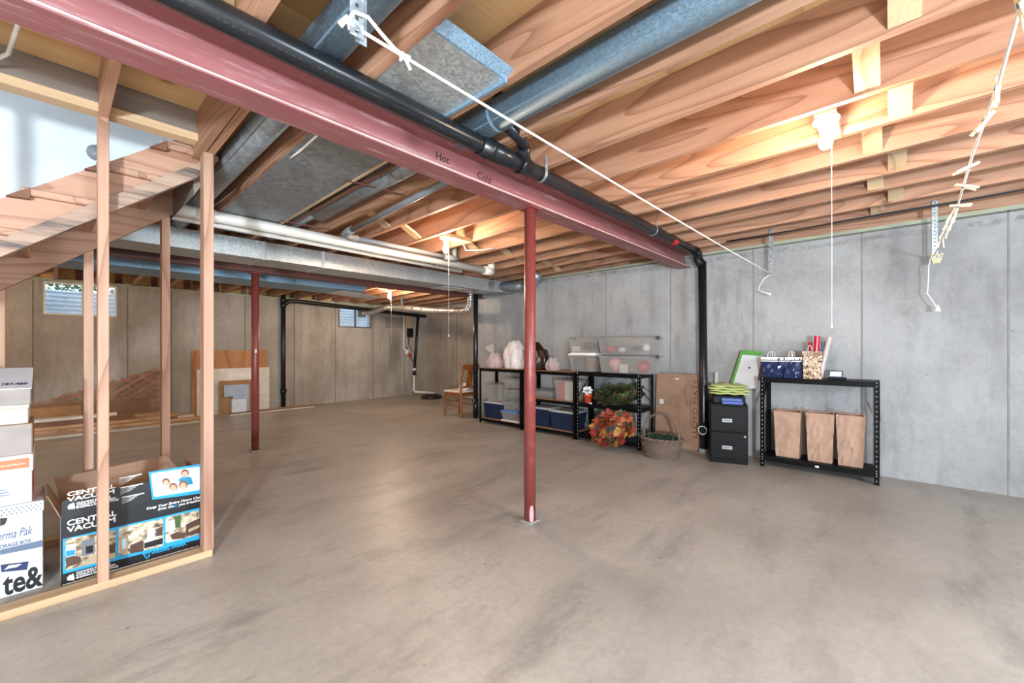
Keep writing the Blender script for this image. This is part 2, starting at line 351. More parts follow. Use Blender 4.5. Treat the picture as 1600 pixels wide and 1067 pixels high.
# right wall with the pilaster return, then the recess
wr = B().hexa([(XW, YF, 0), (XW+.25, YF, 0), (XW+.25, YC, 0), (XW, YC, 0), (XW, YF, wt(YF)), (XW+.25, YF, wt(YF)), (XW+.25, YC, wt(YC)), (XW, YC, wt(YC))])
WR = struct('wall_right', wr, 'wall_concrete')
sy = [-2.65, -1.70, -.75, .194, 1.146, 2.097, 3.036, 4.0, 5.02]
for i, y in enumerate(sy):
    w = .006; obj('form_seam', B().prism([(y-w*1.4, XW+.001), (y-w*.5, XW-.004), (y+w*.5, XW-.004), (y+w*1.4, XW+.001)], lambda u, v, d: (v, u, d), 0.0, wt(y)-.002), 'seam', WR)
obj('sill_plate', B().hexa([(XW+.01, YF, wt(YF)), (XW+.16, YF, wt(YF)), (XW+.16, YC, wt(YC)), (XW+.01, YC, wt(YC)), (XW+.01, YF, wt(YF)+.045), (XW+.16, YF, wt(YF)+.045), (XW+.16, YC, wt(YC)+.02), (XW+.01, YC, wt(YC)+.02)]), 'sill_green', WR)
obj('sill_gasket', B().hexa([(XW-.004, YF, wt(YF)-.02), (XW+.1, YF, wt(YF)-.02), (XW+.1, YC, wt(YC)-.012), (XW-.004, YC, wt(YC)-.012), (XW-.004, YF, wt(YF)), (XW+.1, YF, wt(YF)), (XW+.1, YC, wt(YC)), (XW-.004, YC, wt(YC))]), 'foam_grey', WR)
obj('rim_board', B().box(XW+.12, XW+.16, YF, YC, 2.36, 2.72), WOOD['joist', 1], WR)
WREC = struct('wall_recess', B().box(XR, XR+.2, YC-.2, YB+.2, 0, 2.46).box(XW+.25, XR, YC-.2, YC, 0, 2.46), 'back_concrete')
for y in (7.1, 8.05): obj('form_seam', B().box(XR-.004, XR+.002, y-.008, y+.008, 0, 2.28), 'seam_back', WREC)
# back wall with two window openings
w1 = (-.06, .73, 1.735, 2.225); w2 = (4.40, 5.22, 1.70, 2.165)
ZB = 2.245
bw = B().box(XL, w1[0], YB, YB+.2, 0, ZB).box(w1[0], w1[1], YB, YB+.2, 0, w1[2]).box(w1[0], w1[1], YB, YB+.2, w1[3], ZB)
bw.box(w1[1], w2[0], YB, YB+.2, 0, ZB).box(w2[0], w2[1], YB, YB+.2, 0, w2[2]).box(w2[0], w2[1], YB, YB+.2, w2[3], ZB).box(w2[1], XR+.2, YB, YB+.2, 0, ZB)
WB = struct('wall_back', bw, 'back_concrete')
for x in (-.62, -.16, .86, 1.426, 2.547, 3.453, 4.33, 5.26, 6.14): obj('form_seam', B().box(x-.008, x+.008, YB-.004, YB+.002, 0, ZB-.01), 'seam_back', WB)
obj('sill_plate', B().box(XL, XR, YB+.02, YB+.16, ZB, ZB+.035), 'sill_green', WB)
obj('rim_board', B().box(XL, XR, YB+.14, YB+.18, ZB, 2.55), WOOD['joist', 0], WB)
for i in range(14):
    x = -1.9 + i*.445; obj('insulation_batt', B().cbox(x+.03, x+.39, YB+.02+random.uniform(0, .02), YB+.13, ZB+.036, 2.47, .015), 'insulation', WB)
WL = struct('wall_left', B().box(XL-.2, XL, YF-.2, YB+.2, 0, 2.75), 'back_concrete')
WF = struct('wall_front', B().box(XL-.2, 1.0, YF-.2, YF, 0, 2.75).box(2.8, XR+.2, YF-.2, YF, 0, 2.75).box(1.0, 2.8, YF-.2, YF, 0, 1.35).box(1.0, 2.8, YF-.2, YF, 2.3, 2.75), 'wall_concrete')
fw = struct('added_window', B().box(1.0, 2.8, YF-.06, YF+.01, 1.35, 1.39).box(1.0, 2.8, YF-.06, YF+.01, 2.26, 2.3).box(1.0, 1.04, YF-.06, YF+.01, 1.39, 2.26).box(2.76, 2.8, YF-.06, YF+.01, 1.39, 2.26).box(1.88, 1.92, YF-.06, YF+.01, 1.39, 2.26), 'white_paint')  # unseen window added so the fill lamp outside can shine in
for xa, xb_ in ((1.04, 1.88), (1.92, 2.76)): obj('pane', B().box(xa, xb_, YF-.03, YF-.026, 1.39, 2.26), 'glass', fw)
# windows
def window(name, w, fm, split, panes_off=.03):
    x0, x1, z0, z1 = w; t = .022
    o = struct(name, B().box(x0, x1, YB-.01, YB+.05, z0, z0+t).box(x0, x1, YB-.01, YB+.05, z1-t, z1).box(x0, x0+t, YB-.01, YB+.05, z0+t, z1-t).box(x1-t, x1, YB-.01, YB+.05, z0+t, z1-t), fm)
    xm = x0+(x1-x0)*split
    obj('meeting_stile', B().box(xm-.013, xm+.013, YB-.004, YB+.045, z0+t, z1-t), fm, o)
    obj('pane', B().box(x0+t, xm-.012, YB+.02, YB+.024, z0+t, z1-t), 'glass', o)
    obj('pane', B().box(xm+.012, x1-t, YB+.03, YB+.034, z0+t, z1-t), 'glass', o)
    return o
WIN1 = window('window_1', w1, 'window_frame', .515); WIN2 = window('window_2', w2, 'window_frame_dark', .5)
obj('latch', B().box(.66, .70, YB-.02, YB-.008, 2.10, 2.17), 'window_frame', WIN1)
# window wells outside
for nm, w, lab in (('window_well', w1, 'corrugated metal well outside the slider window above the lattice'), ('window_well', w2, 'corrugated metal well outside the vented window with the foil duct')):
    xm = (w[0]+w[1])/2; rr = .62; n = 20; rows = 28; vs = []; fs = []
    z0 = w[2]-.25; z1 = w[3]-.06 if w is w1 else w[3]+.1
    for i in range(rows*2+1):
        z = z0+(z1-z0)*i/(rows*2); r = rr + .012*math.cos(z*2*PI/.068)
        for j in range(n+1):
            a = PI*j/n; vs.append((xm+r*1.15*math.cos(a), YB+.2+r*.75*math.sin(a), z))
    for i in range(rows*2):
        for j in range(n): fs.append((i*(n+1)+j, i*(n+1)+j+1, (i+1)*(n+1)+j+1, (i+1)*(n+1)+j))
    tag(obj(nm, B().add(vs, fs, True), 'corrugated'), lab, 'window well')
def leafclump(nb, c, n, rad, size, rnd):
    for i in range(n):
        p = Vector(c)+Vector((rnd.gauss(0, rad[0]), rnd.gauss(0, rad[1]), rnd.gauss(0, rad[2])))
        d = Vector((rnd.gauss(0, 1), rnd.gauss(0, 1), rnd.gauss(0, .6))).normalized(); u = d.cross(Vector((0, 0, 1))).normalized()*size*.3
        nb.add([p, p+d*size*.5+u, p+d*size, p+d*size*.5-u], [(0, 1, 2, 3)])
    return nb
rr_ = random.Random(4)
struct('ground_outside', B().box(-1.5, 6.5, YB+.72, YB+2.6, 1.6, 2.17), 'soil')
tag(obj('shrub', leafclump(B(), (.3, YB+1.1, 2.30), 420, (.36, .08, .09), .1, rr_), 'shrub'), 'green shrub leaning over the metal well outside the window', 'plant')
tag(obj('shrub', leafclump(B(), (4.6, YB+1.1, 2.36), 260, (.26, .08, .06), .1, rr_), 'shrub'), 'small green plant outside the vented window', 'plant')
# ceiling: plywood subfloor with the stair opening, joists, bridging
def sub(b, x0, x1, y0, y1):
    return b.hexa([(x0, y0, ZJ(y0)+.235), (x1, y0, ZJ(y0)+.235), (x1, y1, ZJ(y1)+.235), (x0, y1, ZJ(y1)+.235), (x0, y0, ZJ(y0)+.255), (x1, y0, ZJ(y0)+.255), (x1, y1, ZJ(y1)+.255), (x0, y1, ZJ(y1)+.255)])
cb = B(); SX0, SX1, SY0, SY1 = -2.3, .60, 3.09, 4.05
sub(cb, XL-.2, XR+.2, YF-.2, SY0); sub(cb, XL-.2, XR+.2, SY1, YB+.2); sub(cb, XL-.2, SX0, SY0, SY1); sub(cb, SX1, XR+.2, SY0, SY1)
CEIL = struct('ceiling', cb, WOOD['ply', 0])
def joist(x1, y0, y1, t=.038, w='joist', name='joist', dz=0.0):
    x0 = x1-t; z0, z1 = ZJ(y0)+dz, ZJ(y1)+dz
    return obj(name, B().hexa([(x0, y0, z0), (x1, y0, z0), (x1, y1, z1), (x0, y1, z1), (x0, y0, ZJ(y0)+.234), (x1, y0, ZJ(y0)+.234), (x1, y1, ZJ(y1)+.234), (x0, y1, ZJ(y1)+.234)]), WOOD[w, 1], CEIL)
JX = [.53, .965, 1.405, 1.80, 2.225, 2.67, 3.09, 3.54, 4.0, 4.37, 4.81, 5.205]
JL = [-2.6, -2.15, -1.7, -1.25, -.8, -.35, .10]
for x in JL + JX: joist(x, YF, 1.93)
for x in JX[1:]: joist(x+.012, 1.93, 5.62); 
for x in (.62, .665): joist(x, 2.0, 5.62, name='trimmer_joist')
for x in JL: joist(x, 4.1, 5.62)
for x in (-.9, -.35, .205): joist(x, 1.99, 3.0, dz=.03, name='tail_joist')
for x in JL + JX + [5.65, 6.1, 6.5]: joist(x-.02, 5.62, YB+.14)
obj('header_joist', B().box(-2.3, .60, 3.02, 3.06, 2.50, 2.645), WOOD['grey', 0], CEIL)
obj('header_joist', B().box(-2.3, .60, 4.06, 4.10, 2.38, 2.61), WOOD['joist', 0], CEIL)
def bridge(xa, xb, y, w=.095):
    obj('bridging', B().bar((xa, y, ZJ(y)+.215), (xb-.038, y, ZJ(y)+.022), w, .019, (0, 0, 1)), WOOD['plate', 0], CEIL)
for k, (a, b_) in enumerate(zip(JX[3:-1], JX[4:])): bridge(a, b_, .075 if k % 2 else -.045)
for k, (a, b_) in enumerate(zip(JX[3:-1], JX[4:])): bridge(a+.012, b_+.012, 3.72 if k % 2 else 3.60)
# stairwell enclosure (drywall above the stairs)
WS = struct('wall_stair', B().prism([(-2.35, 1.797-.8*2.35+.20), (.60, 1.797+.8*.60+.20), (.60, 3.4), (-2.35, 3.4)], lambda u, v, d: (u, d, v), 4.0, 4.04), 'drywall')
struct('wall_stair_end', B().box(.60, .64, 3.1, 4.0, 2.68, 3.4), 'drywall')
struct('wall_stair_near', B().box(-2.35, .60, 3.06, 3.09, 2.66, 3.4), 'drywall')
struct('wall_stair_landing', B().box(-2.39, -2.35, 3.06, 4.04, 2.4, 3.4), 'drywall')
struct('ceiling_stair', B().box(-2.4, .64, 3.06, 4.04, 3.4, 3.44), 'drywall')
# ================================================================== STEEL
def ibeam(name, label, yc, hw, z0, z1, x0, x1, mat, edge=None):
    t = .015; r = thing(name, label, 'beam', ((x0+x1)/2, yc, z0))
    obj('bottom_flange', B().cbox(x0, x1, yc-hw, yc+hw, z0, z0+t, .003), mat, r)
    obj('web', B().box(x0, x1, yc-.005, yc+.005, z0+t, z1-t), mat, r)
    obj('top_flange', B().cbox(x0, x1, yc-hw, yc+hw, z1-t, z1, .003), mat, r)
    if edge: obj('pale_edge', B().box(x0, x1, yc-hw-.0012, yc-hw+.002, z0+.005, z0+t-.003), edge, r)  # pale strip along the near edge of the bottom flange
    return r
B1 = ibeam('steel_beam', 'red primed steel beam with Hot and Cold written on its side', 1.92, .08, 2.245, 2.424, XL, XW+.06, 'red_primer', 'flange_edge')
B2 = ibeam('steel_beam', 'dark brown steel beam running behind the rectangular metal duct', 5.62, .075, 2.14, 2.338, XL, XW+.06, 'dark_primer')
p = atY(680, 247, 1.914); text('Hot', (p.x, 1.914, p.z), (1, 0, -.03), (0, 0, 1), .062, 'ink', B1, 'handwriting', shear=.1)
p = atY(745, 277, 1.914); text('Cold', (p.x, 1.914, p.z), (1, 0, -.05), (0, 0, 1), .062, 'ink', B1, 'handwriting', shear=.15)
def post(x, y, top, label, patch=True):
    r = thing('support_post', label, 'post', (x, y, 0))
    obj('tube', B().tube([(x, y, .012), (x, y, top-.012)], .041, 28), 'red_post', r)
    obj('cap_plate', B().cbox(x-.055, x+.055, y-.06, y+.06, top-.012, top, .002), 'red_post', r)
    obj('base_plate', B().cbox(x-.05, x+.05, y-.05, y+.05, .0, .012, .002), 'patch_grey', r)
    return r
P1 = post(2.31, 1.91, 2.245, 'red round steel post with scraped base under the lettered beam')
P2 = post(1.66, 5.66, 2.14, 'red round steel post with a small pale sticker beyond the stud wall')
obj('sticker', B().add([(1.66+.0415*math.cos(a), 5.66+.0415*math.sin(a), z) for z in (1.18, 1.22) for a in (-2.0, -1.8, -1.6, -1.4)], [(i, i+1, i+5, i+4) for i in range(3)]), 'box_cream', P2)
# scraped-paint flakes and grout collar at the foot of post 1
g = B(); n = 26
pr = [(.10+.05*math.sin(j*2.1)+.03*math.cos(j*3.7)) for j in range(n)]
vs = [(2.31, 1.91, .006)] + [(2.31+pr[j]*1.25*math.cos(2*PI*j/n), 1.91+pr[j]*math.sin(2*PI*j/n), .0015) for j in range(n)]
g.add(vs, [(0, 1+j, 1+(j+1) % n) for j in range(n)], True); obj('grout_patch', g, 'patch_grey', FLOOR)
vs = [(2.31+.0418*math.cos(a), 1.91+.0418*math.sin(a), z) for (z, w_) in ((.012, .30), (.05, .38), (.09, .36), (.125, .18)) for a in [(-2.15-w_*1.0+w_*2*k/5) for k in range(6)]]
obj('scraped_paint', B().add(vs, [(i*6+k, i*6+k+1, (i+1)*6+k+1, (i+1)*6+k) for i in range(3) for k in range(5)], True), plain('scrape', (196, 150, 158), .6), P1)
# ================================================================== STUD WALL AND STAIRS
SWL = thing('stud_wall', 'open stud wall with bottom and top plates beside the stairs', 'stud wall', (-.3, 3.045, 0))
obj('bottom_plate', B().cbox(-2.2, .655, 3.0, 3.09, 0, .04, .002), WOOD['plate', 0], SWL)
obj('top_plate', B().cbox(-2.2, .663, 3.0, 3.09, 2.455, 2.50, .002), WOOD['plate', 0], SWL)
for x in (-1.55, -1.0, -.42, .166, .61):
    obj('stud', B().cbox(x, x+.042 if x < .5 else x+.05, 3.0, 3.09, .04, 2.455, .002), WOOD['stud', 2], SWL)
SW2 = thing('stud_wall', 'row of studs propping the far stair stringer behind the boxes', 'stud wall', (0, 3.95, 0))
obj('bottom_plate', B().cbox(-2.2, .62, 3.90, 3.98, 0, .04, .002), WOOD['plate', 0], SW2)
def zl(x): return 1.738 + .79*x       # underside of the far stringer
for x in (-1.5, -.80, -.222, .150, .545):
    t = zl(x); obj('stud', B().hexa([(x, 3.90, .04), (x+.046, 3.90, .04), (x+.046, 3.98, .04), (x, 3.98, .04), (x, 3.90, zl(x)), (x+.046, 3.90, zl(x+.046)), (x+.046, 3.98, zl(x+.046)), (x, 3.98, zl(x))]), WOOD['stud', 2], SW2)
ST = thing('staircase', 'unfinished wooden stairs seen from below behind the stud wall', 'stairs', (-.8, 3.55, 0))
SL = .80
def slab(y0, y1, zoff, th, x0, x1, mat, name, endx=0.0):
    a = 1.797+zoff; ang = math.atan(SL)
    f = lambda x, dz: a + SL*x + dz
    pts = []
    for (x, dz) in ((x0, 0), (x1, 0), (x1+endx, th), (x0, th)): pts.append((x, f(x, dz)))
    return obj(name, B().prism(pts, lambda u, v, d: (u, d, v), y0, y1), WOOD[mat, 0], ST)
# near stringer: wide sawn board with a weathered two-by-four along its lower edge
slab(3.16, 3.20, .055, .235, -2.1, .64, 'stud', 'stringer')
sb = slab(3.10, 3.158, 0.0, .085, -2.1, .625, 'weathered', 'strongback')
slab(3.86, 3.90, -.062, .27, -2.15, .615, 'stud', 'stringer')
obj('hanger_board', B().prism([(.60, 2.19), (.66, 2.30), (.66, 2.52), (.60, 2.52)], lambda u, v, d: (u, d, v), 3.2, 3.98), WOOD['grey', 1], ST)
run = .262
for k in range(10):
    x = .46 - k*run; z = 1.797+SL*x+.285
    obj('tread', B().cbox(x-.03, x+run-.01, 3.125, 3.99, z-.036, z, .006), WOOD['stud', 1], ST)
    obj('riser', B().box(x+run-.03, x+run-.012, 3.20, 3.99, z, z+run*SL-.036), WOOD['lumberdark', 1], ST)
    obj('tread_block', B().prism([(x-.075, z-.058), (x+.0, z-.0), (x+.0, z-.055)], lambda u, v, d: (u, d, v), 3.118, 3.16), WOOD['lumberdark', 1], ST)
tag(obj('electrical_box', B().lathe([(0, 0), (.05, 0), (.05, .025), (.0, .03)], n=18).tr(M=Matrix.Translation((.215, 3.999, 2.565)) @ Matrix.Rotation(PI/2, 4, 'X')), 'grey_pipe'), 'round grey electrical box on the white stairwell drywall', 'electrical box')
tag(obj('cable', B().tube([(-.03, 2.05, 2.45), (-.06, 2.25, 2.47), (-.085, 2.55, 2.51), (-.12, 2.85, 2.53), (-.19, 2.99, 2.51)], .008, 8), 'cord_white'), 'short white cable drooping between the red beam and the top plate', 'cable')
# ================================================================== LAMPS
def lamp(x, y, z, label, zend, glow='bulb_glow'):
    r = thing('pull_chain_lamp', label, 'lamp', (x, y, z-.17))
    base = obj('lampholder', B().lathe([(0, 0), (.058, 0), (.062, -.008), (.058, -.018), (.03, -.026), (.023, -.05), (.0, -.05)], (x, y, z), 24), 'porcelain', r)
    obj('bulb', B().lathe([(.0, -.162), (.012, -.160), (.024, -.150), (.030, -.134), (.029, -.118), (.021, -.09), (.014, -.07), (.013, -.05)], (x, y, z), 20), glow, r)
    c = obj('pull_string', B().tube([(x+.018, y-.022, z-.03), (x+.018, y-.024, (z+zend)/2), (x+.018, y-.024, zend)], .0012, 6), 'cord_white', r)
    obj('string_bead', B().lathe([(0, -.022), (.004, -.020), (.005, -.010), (.003, 0), (0, .001)], (x+.018, y-.024, zend), 8), 'porcelain', c)
    return r
lamp(2.74, .245, ZJ(.245)-.012, 'lit bare bulb with pull string above the gift bags', 1.37)
lamp(2.74, 3.39, ZJ(3.39)-.012, 'lit bare bulb with pull string in front of the white drain pipe', 1.375)
lamp(4.22, 6.86, ZJ(6.86)-.012, 'lit bare bulb with pull string beyond the dark beam, by the foil duct', 1.35, 'bulb_glow_strong')
lamp(-.9, 6.9, ZJ(6.9)-.012, 'added unseen lit bulb with pull string past the stairs', 1.37, 'bulb_glow_strong')  # out-of-view lamp added to brighten the back of the basement
for x in (2.74,): 
    obj('lamp_blocking', B().box(2.67, 3.05, .20, .29, ZJ(.245)-.012, ZJ(.245)+.026), WOOD['plate', 0], CEIL)
    obj('lamp_blocking', B().box(2.68, 3.06, 3.345, 3.435, ZJ(3.39)-.012, ZJ(3.39)+.026), WOOD['plate', 0], CEIL)
    obj('lamp_blocking', B().box(3.98, 4.32, 6.815, 6.905, ZJ(6.86)-.012, ZJ(6.86)+.026), WOOD['plate', 0], CEIL)
    obj('lamp_blocking', B().box(-1.27, -.86, 6.855, 6.945, ZJ(6.9)-.012, ZJ(6.9)+.026), WOOD['plate', 0], CEIL)  # block carrying the added bulb
# ================================================================== PIPES
py, pz, pr_ = 1.69, 2.378, .047; px_, pyv = 5.2, 1.625
DP = thing('drain_pipe', 'black plastic drain pipe along the red beam dropping down the wall', 'pipe', (px_, pyv, 0))
el = arc((px_-.09, py, pz-.09), .09, PI/2, 0, 8, (1, 0, 0), (0, 0, 1))
obj('horizontal_run', B().tube([(XL, py, pz), (px_-.1, py, pz)], pr_, 24), 'abs', DP)
obj('elbow', B().tube([(px_-.15, py, pz)] + el + [(px_, pyv+.02, pz-.16)], pr_+.007, 24), 'abs', DP)
obj('vertical_run', B().tube([(px_, pyv+.02, pz-.12), (px_, pyv, .30), (px_, pyv, 0)], pr_, 24), 'abs', DP)
co = obj('cleanout', B().tube([(px_, pyv, .30), (px_-.06, pyv-.01, .285), (px_-.095, pyv-.015, .278)], .042, 20), 'abs', DP)
obj('cleanout_ring', B().tube([(px_-.097+.0*a, pyv-.015+.047*math.cos(2*PI*a/20), .278+.047*math.sin(2*PI*a/20)) for a in range(20)], .006, 6, closed=True), 'ring_white', co)
obj('coupling', B().tube([(px_, pyv, .18), (px_, pyv, .36)], pr_+.006, 24), 'abs', DP)
obj('foot_collar', B().tube([(px_, pyv, .0), (px_, pyv, .05)], pr_+.012, 20), 'patch_grey', DP)
obj('wye_fitting', B().tube([(1.60, py, pz), (2.02, py, pz)], pr_+.008, 24).tube([(1.66, py, pz), (1.69, py, pz)], pr_+.012, 24).tube([(1.93, py, pz), (1.96, py, pz)], pr_+.012, 24)
    .tube([(2.0, py, pz+.02), (1.86, py-.10, pz+.05)], .036, 18), 'abs', DP)
obj('branch_elbow', B().tube([(1.88, py-.09, pz+.045), (1.82, py-.125, pz+.06), (1.75, py-.13, pz+.075), (1.70, py-.12, pz+.10), (1.66, py-.10, pz+.15), (1.65, py-.10, pz+.26)], .032, 18), 'abs', DP)
def ring(b, x, r): return b.tube([(x, py+r*math.cos(2*PI*a/28), pz+r*math.sin(2*PI*a/28)) for a in range(28)], .0035, 6, closed=True)
obj('hanger_strap', B().add([(x, py+(pr_+.003)*math.cos(a), pz+(pr_+.003)*math.sin(a)) for x in (2.14, 2.165) for a in [2*PI*k/24 for k in range(24)]], [(k, (k+1) % 24, 24+(k+1) % 24, 24+k) for k in range(24)], True).box(2.14, 2.165, py-.05, py-.047, pz, ZJ(1.6)+.05), 'galvanised', DP)
obj('hanger_wire', ring(B(), 3.9, pr_+.004).tube([(3.9, py-.051, pz), (3.91, py-.03, ZJ(1.7)+.02), (3.96, py-.03, ZJ(1.7)+.1)], .003, 6), 'galvanised', DP)
obj('red_marking', B().add([(x, py+(pr_+.001)*math.cos(a), pz+(pr_+.001)*math.sin(a)) for x in (4.35, 4.47) for a in [-2.9+k*.16 for k in range(9)]], [(k, k+1, 10+k, 9+k) for k in range(8)], True), 'red_tape', DP)
obj('pipe_print', B().add([(x+dx, py+(pr_+.0008)*math.cos(a), pz+(pr_+.0008)*math.sin(a)) for i in range(60) for x in [.2+i*.024] if i % 7 < 5 for dx, a in ((0, -2.35), (.013, -2.35), (.013, -2.30), (0, -2.30))], [(4*i, 4*i+1, 4*i+2, 4*i+3) for i in range(sum(1 for q in range(60) if q % 7 < 5))]), plain('pipe_ink', (66, 78, 54), .6), DP)['kind'] = 'stuff'
# two vertical black pipes by the wall end
VX_, VY_ = 5.04, 5.41
VP = thing('drain_pipe', 'vertical black pipe standing before the wooden chair', 'pipe', (VX_, VY_, 0))
obj('vertical_run', B().tube([(VX_, VY_, 0), (VX_, VY_, 2.42)], .043, 20), 'abs', VP)
obj('coupling', B().tube([(VX_, VY_, .05), (VX_, VY_, .34)], .050, 20), 'abs', VP)
c2 = obj('cleanout', B().tube([(VX_, VY_, .33), (VX_-.07, VY_+.01, .31)], .036, 16), 'abs', VP)
obj('cleanout_ring', B().tube([(VX_-.072, VY_+.01+.04*math.cos(2*PI*a/18), .31+.04*math.sin(2*PI*a/18)) for a in range(18)], .007, 6, closed=True), 'galvanised', c2)
# black pipe up the back wall and along its top
xb = 3.21; yb = YB-.07
BP = thing('drain_pipe', 'black pipe rising up the back wall and running below the joists', 'pipe', (xb, yb, 0))
obj('vertical_run', B().tube([(xb, yb, 0), (xb, yb, 2.35)], .045, 18), 'cast_black', BP)
obj('horizontal_run', B().tube([(xb, yb, 2.10), (xb+.12, yb, 2.20), (xb+.3, yb, 2.205), (5.2, yb, 2.13), (XR-.1, yb, 2.07)], .045, 18), 'cast_black', BP)
for z in (.30, 2.06, 2.16): obj('coupling', B().tube([(xb, yb, z), (xb, yb, z+.09)], .055, 18), 'cast_black', BP)
obj('cleanout', B().tube([(xb, yb, .36), (xb+.02, yb-.07, .36)], .03, 12), 'cast_black', BP)
# sump discharge, lid, outlet
q0 = atY(654, 490, YB-.12); q1 = atY(647, 584, YB-.14)
SP = thing('sump_pipe', 'black and white discharge pipe standing on the floor by the sump lid', 'pipe', (q1.x, YB-.15, 0))
obj('upper_pipe', B().tube([(q0.x, YB-.10, 2.08), (q1.x, YB-.15, .66)], .032, 14), 'cast_black', SP)
obj('check_valve', B().tube([(q1.x, YB-.15, .52), (q1.x, YB-.15, .68)], .045, 14), 'cast_black', SP)
obj('clamp', B().tube([(q1.x, YB-.15, .64), (q1.x, YB-.15, .70)], .050, 14), 'ring_white', SP)
obj('lower_pipe', B().tube([(q1.x, YB-.15, .54), (q1.x-.02, YB-.16, .13), (q1.x+.01, YB-.18, .09), (q1.x+.08, YB-.22, .08), (q1.x+.40, YB-.5, .05)], .032, 14), 'pvc', SP)
ql = atz(674, 622)
tag(obj('sump_pit_cover', B().lathe([(0, .075), (.20, .072), (.235, .06), (.25, .03), (.24, 0), (0, 0)], (ql.x, ql.y, 0), 28).tube([(ql.x+.15*math.cos(2*PI*k/20), ql.y+.15*math.sin(2*PI*k/20), .078) for k in range(20)], .008, 6, closed=True), 'cast_black'), 'round black sump pit lid in the corner of the floor', 'pit cover')
qo = atY(637, 519, YB)
OB = thing('outlet_box', 'black outlet box on a wooden strip with cord beside the sump pipe', 'outlet', (qo.x, YB-.03, qo.z))
obj('backing_strip', B().cbox(qo.x-.07, qo.x+.07, YB-.03, YB-.004, qo.z-.02, 2.20, .003), WOOD['lumber', 2], OB)
obj('box', B().cbox(qo.x-.05, qo.x+.11, YB-.09, YB-.03, qo.z-.13, qo.z+.10, .01), 'case_dark', OB)
qa = atY(631, 550, YB-.05); qb = atY(638, 556, YB-.1)
obj('conduit', B().tube([(qa.x, YB-.05, 2.2), (qa.x, YB-.05, 1.24), (qa.x+.02, YB-.06, 1.18), (qa.x+.08, YB-.07, 1.12)], .017, 10), 'pvc', OB)
obj('conduit_body', B().cbox(qa.x+.03, qa.x+.12, YB-.11, YB-.03, 1.06, 1.18, .02), 'pvc', OB)
obj('plug', B().cbox(qa.x+.11, qa.x+.19, YB-.11, YB-.05, .99, 1.07, .012), 'red_tape', OB)
obj('cord', B().tube([(qo.x, YB-.06, qo.z-.12), (qo.x-.02, YB-.06, qo.z-.3), (qo.x+.10, YB-.06, qo.z-.48), (qo.x+.05, YB-.06, qo.z-.62), (qo.x-.08, YB-.06, 1.26)], .008, 6).tube([(qa.x+.17, YB-.08, 1.0), (q1.x-.03, YB-.15, .86)], .008, 6), 'cable_black', OB)
# white drain pipe under the joists
PV = thing('drain_pipe', 'white plastic drain pipe hung in front of the rectangular duct', 'pipe', (1.5, 4.15, 2.26))
pvz = lambda x: 2.335 - .012*x
obj('main_run', B().tube([(-.9, 4.16, pvz(-.9)), (4.02, 4.06, pvz(4.02))], .048, 20), 'pvc', PV)
obj('end_bell', B().tube([(3.93, 4.06, pvz(3.95)), (4.09, 4.06, pvz(4.06))], .057, 20).tube([(4.05, 4.06, pvz(4.06)), (4.07, 4.06, pvz(4.06)+.06), (4.07, 4.06, 2.46)], .05, 16), 'pvc', PV)
obj('second_run', B().tube([(-.9, 4.27, 2.315), (3.65, 4.20, 2.255)], .028, 16), 'pvc', PV)
for x in (.72, 1.82):
    pass
for x in (.78,): obj('coupling', B().tube([(x, 4.13, pvz(x)), (x+.14, 4.13, pvz(x))], .055, 20), 'pvc', PV)
for x in (1.43, 3.18):
    for yy, zz, r in ((4.12, pvz(x), .052), (4.24, 2.288, .031)):
        hb = B(); hb.add([(x+dx, yy+r*math.cos(a), zz+r*math.sin(a)) for dx in (-.02, .02) for a in [2*PI*k/20 for k in range(20)]], [(k, (k+1) % 20, 20+(k+1) % 20, 20+k) for k in range(20)], True)
        hb.box(x-.02, x+.02, yy+r-.004, yy+r, zz, 2.385); obj('hanger', hb, 'bin_lid', PV)
GP = thing('waste_pipe', 'thin grey pipe turning along the white drain pipe below the joists', 'pipe', (1.9, 3.9, 2.3))
obj('joist_run', B().tube([(1.885, 2.02, 2.44), (1.885, 3.72, 2.34)], .026, 14), 'grey_pipe', GP)
obj('elbow', B().tube([(1.885, 3.70, 2.342), (1.885, 3.80, 2.338), (1.90, 3.88, 2.335), (1.96, 3.93, 2.332), (2.06, 3.935, 2.33)], .033, 14), 'grey_pipe', GP)
obj('cross_run', B().tube([(2.03, 3.935, 2.33), (3.22, 3.92, 2.325)], .026, 14), 'grey_pipe', GP)
obj('end_fitting', B().tube([(3.14, 3.92, 2.325), (3.34, 3.92, 2.325)], .034, 14).tube([(3.3, 3.92, 2.33), (3.3, 3.92, 2.46)], .03, 12), 'grey_pipe', GP)
# ================================================================== DUCTS
def seams(b, ys, f, r):
    return b
def rduct(name, label, x, z, r, y0, y1, mat, rings=()):
    t = thing(name, label, 'duct', (x, (y0+y1)/2, z-r))
    dz = lambda y: z - .0225*y
    obj('pipe', B().tube([(x, y0, dz(y0)), (x, y1, dz(y1))], r, 32), mat, t)
    for y in rings: obj('joint_band', B().tube([(x, y-.01, dz(y)), (x, y+.01, dz(y))], r+.003, 32, cap=False), mat, t)
    obj('lock_seam', B().bar((x-r*.72, y0, dz(y0)-r*.70), (x-r*.72, y1, dz(y1)-r*.70), .008, .004), mat, t)
    return t
rduct('round_duct', 'large round metal duct between the joists in front of the beam', 1.605, 2.522, .080, YF+.2, 1.86, 'galv_blue', (-.4, 1.55))
rduct('round_duct', 'round metal duct between joists behind the beam, above thin cross bars', 1.605, 2.545, .088, 1.90, 3.75, 'galv_dull', (2.5, 3.74))
rduct('round_duct', 'short round duct stub between joists near the white drain pipe', 1.56, 2.55, .07, 3.76, 4.85, 'galv_dull', (4.2,))
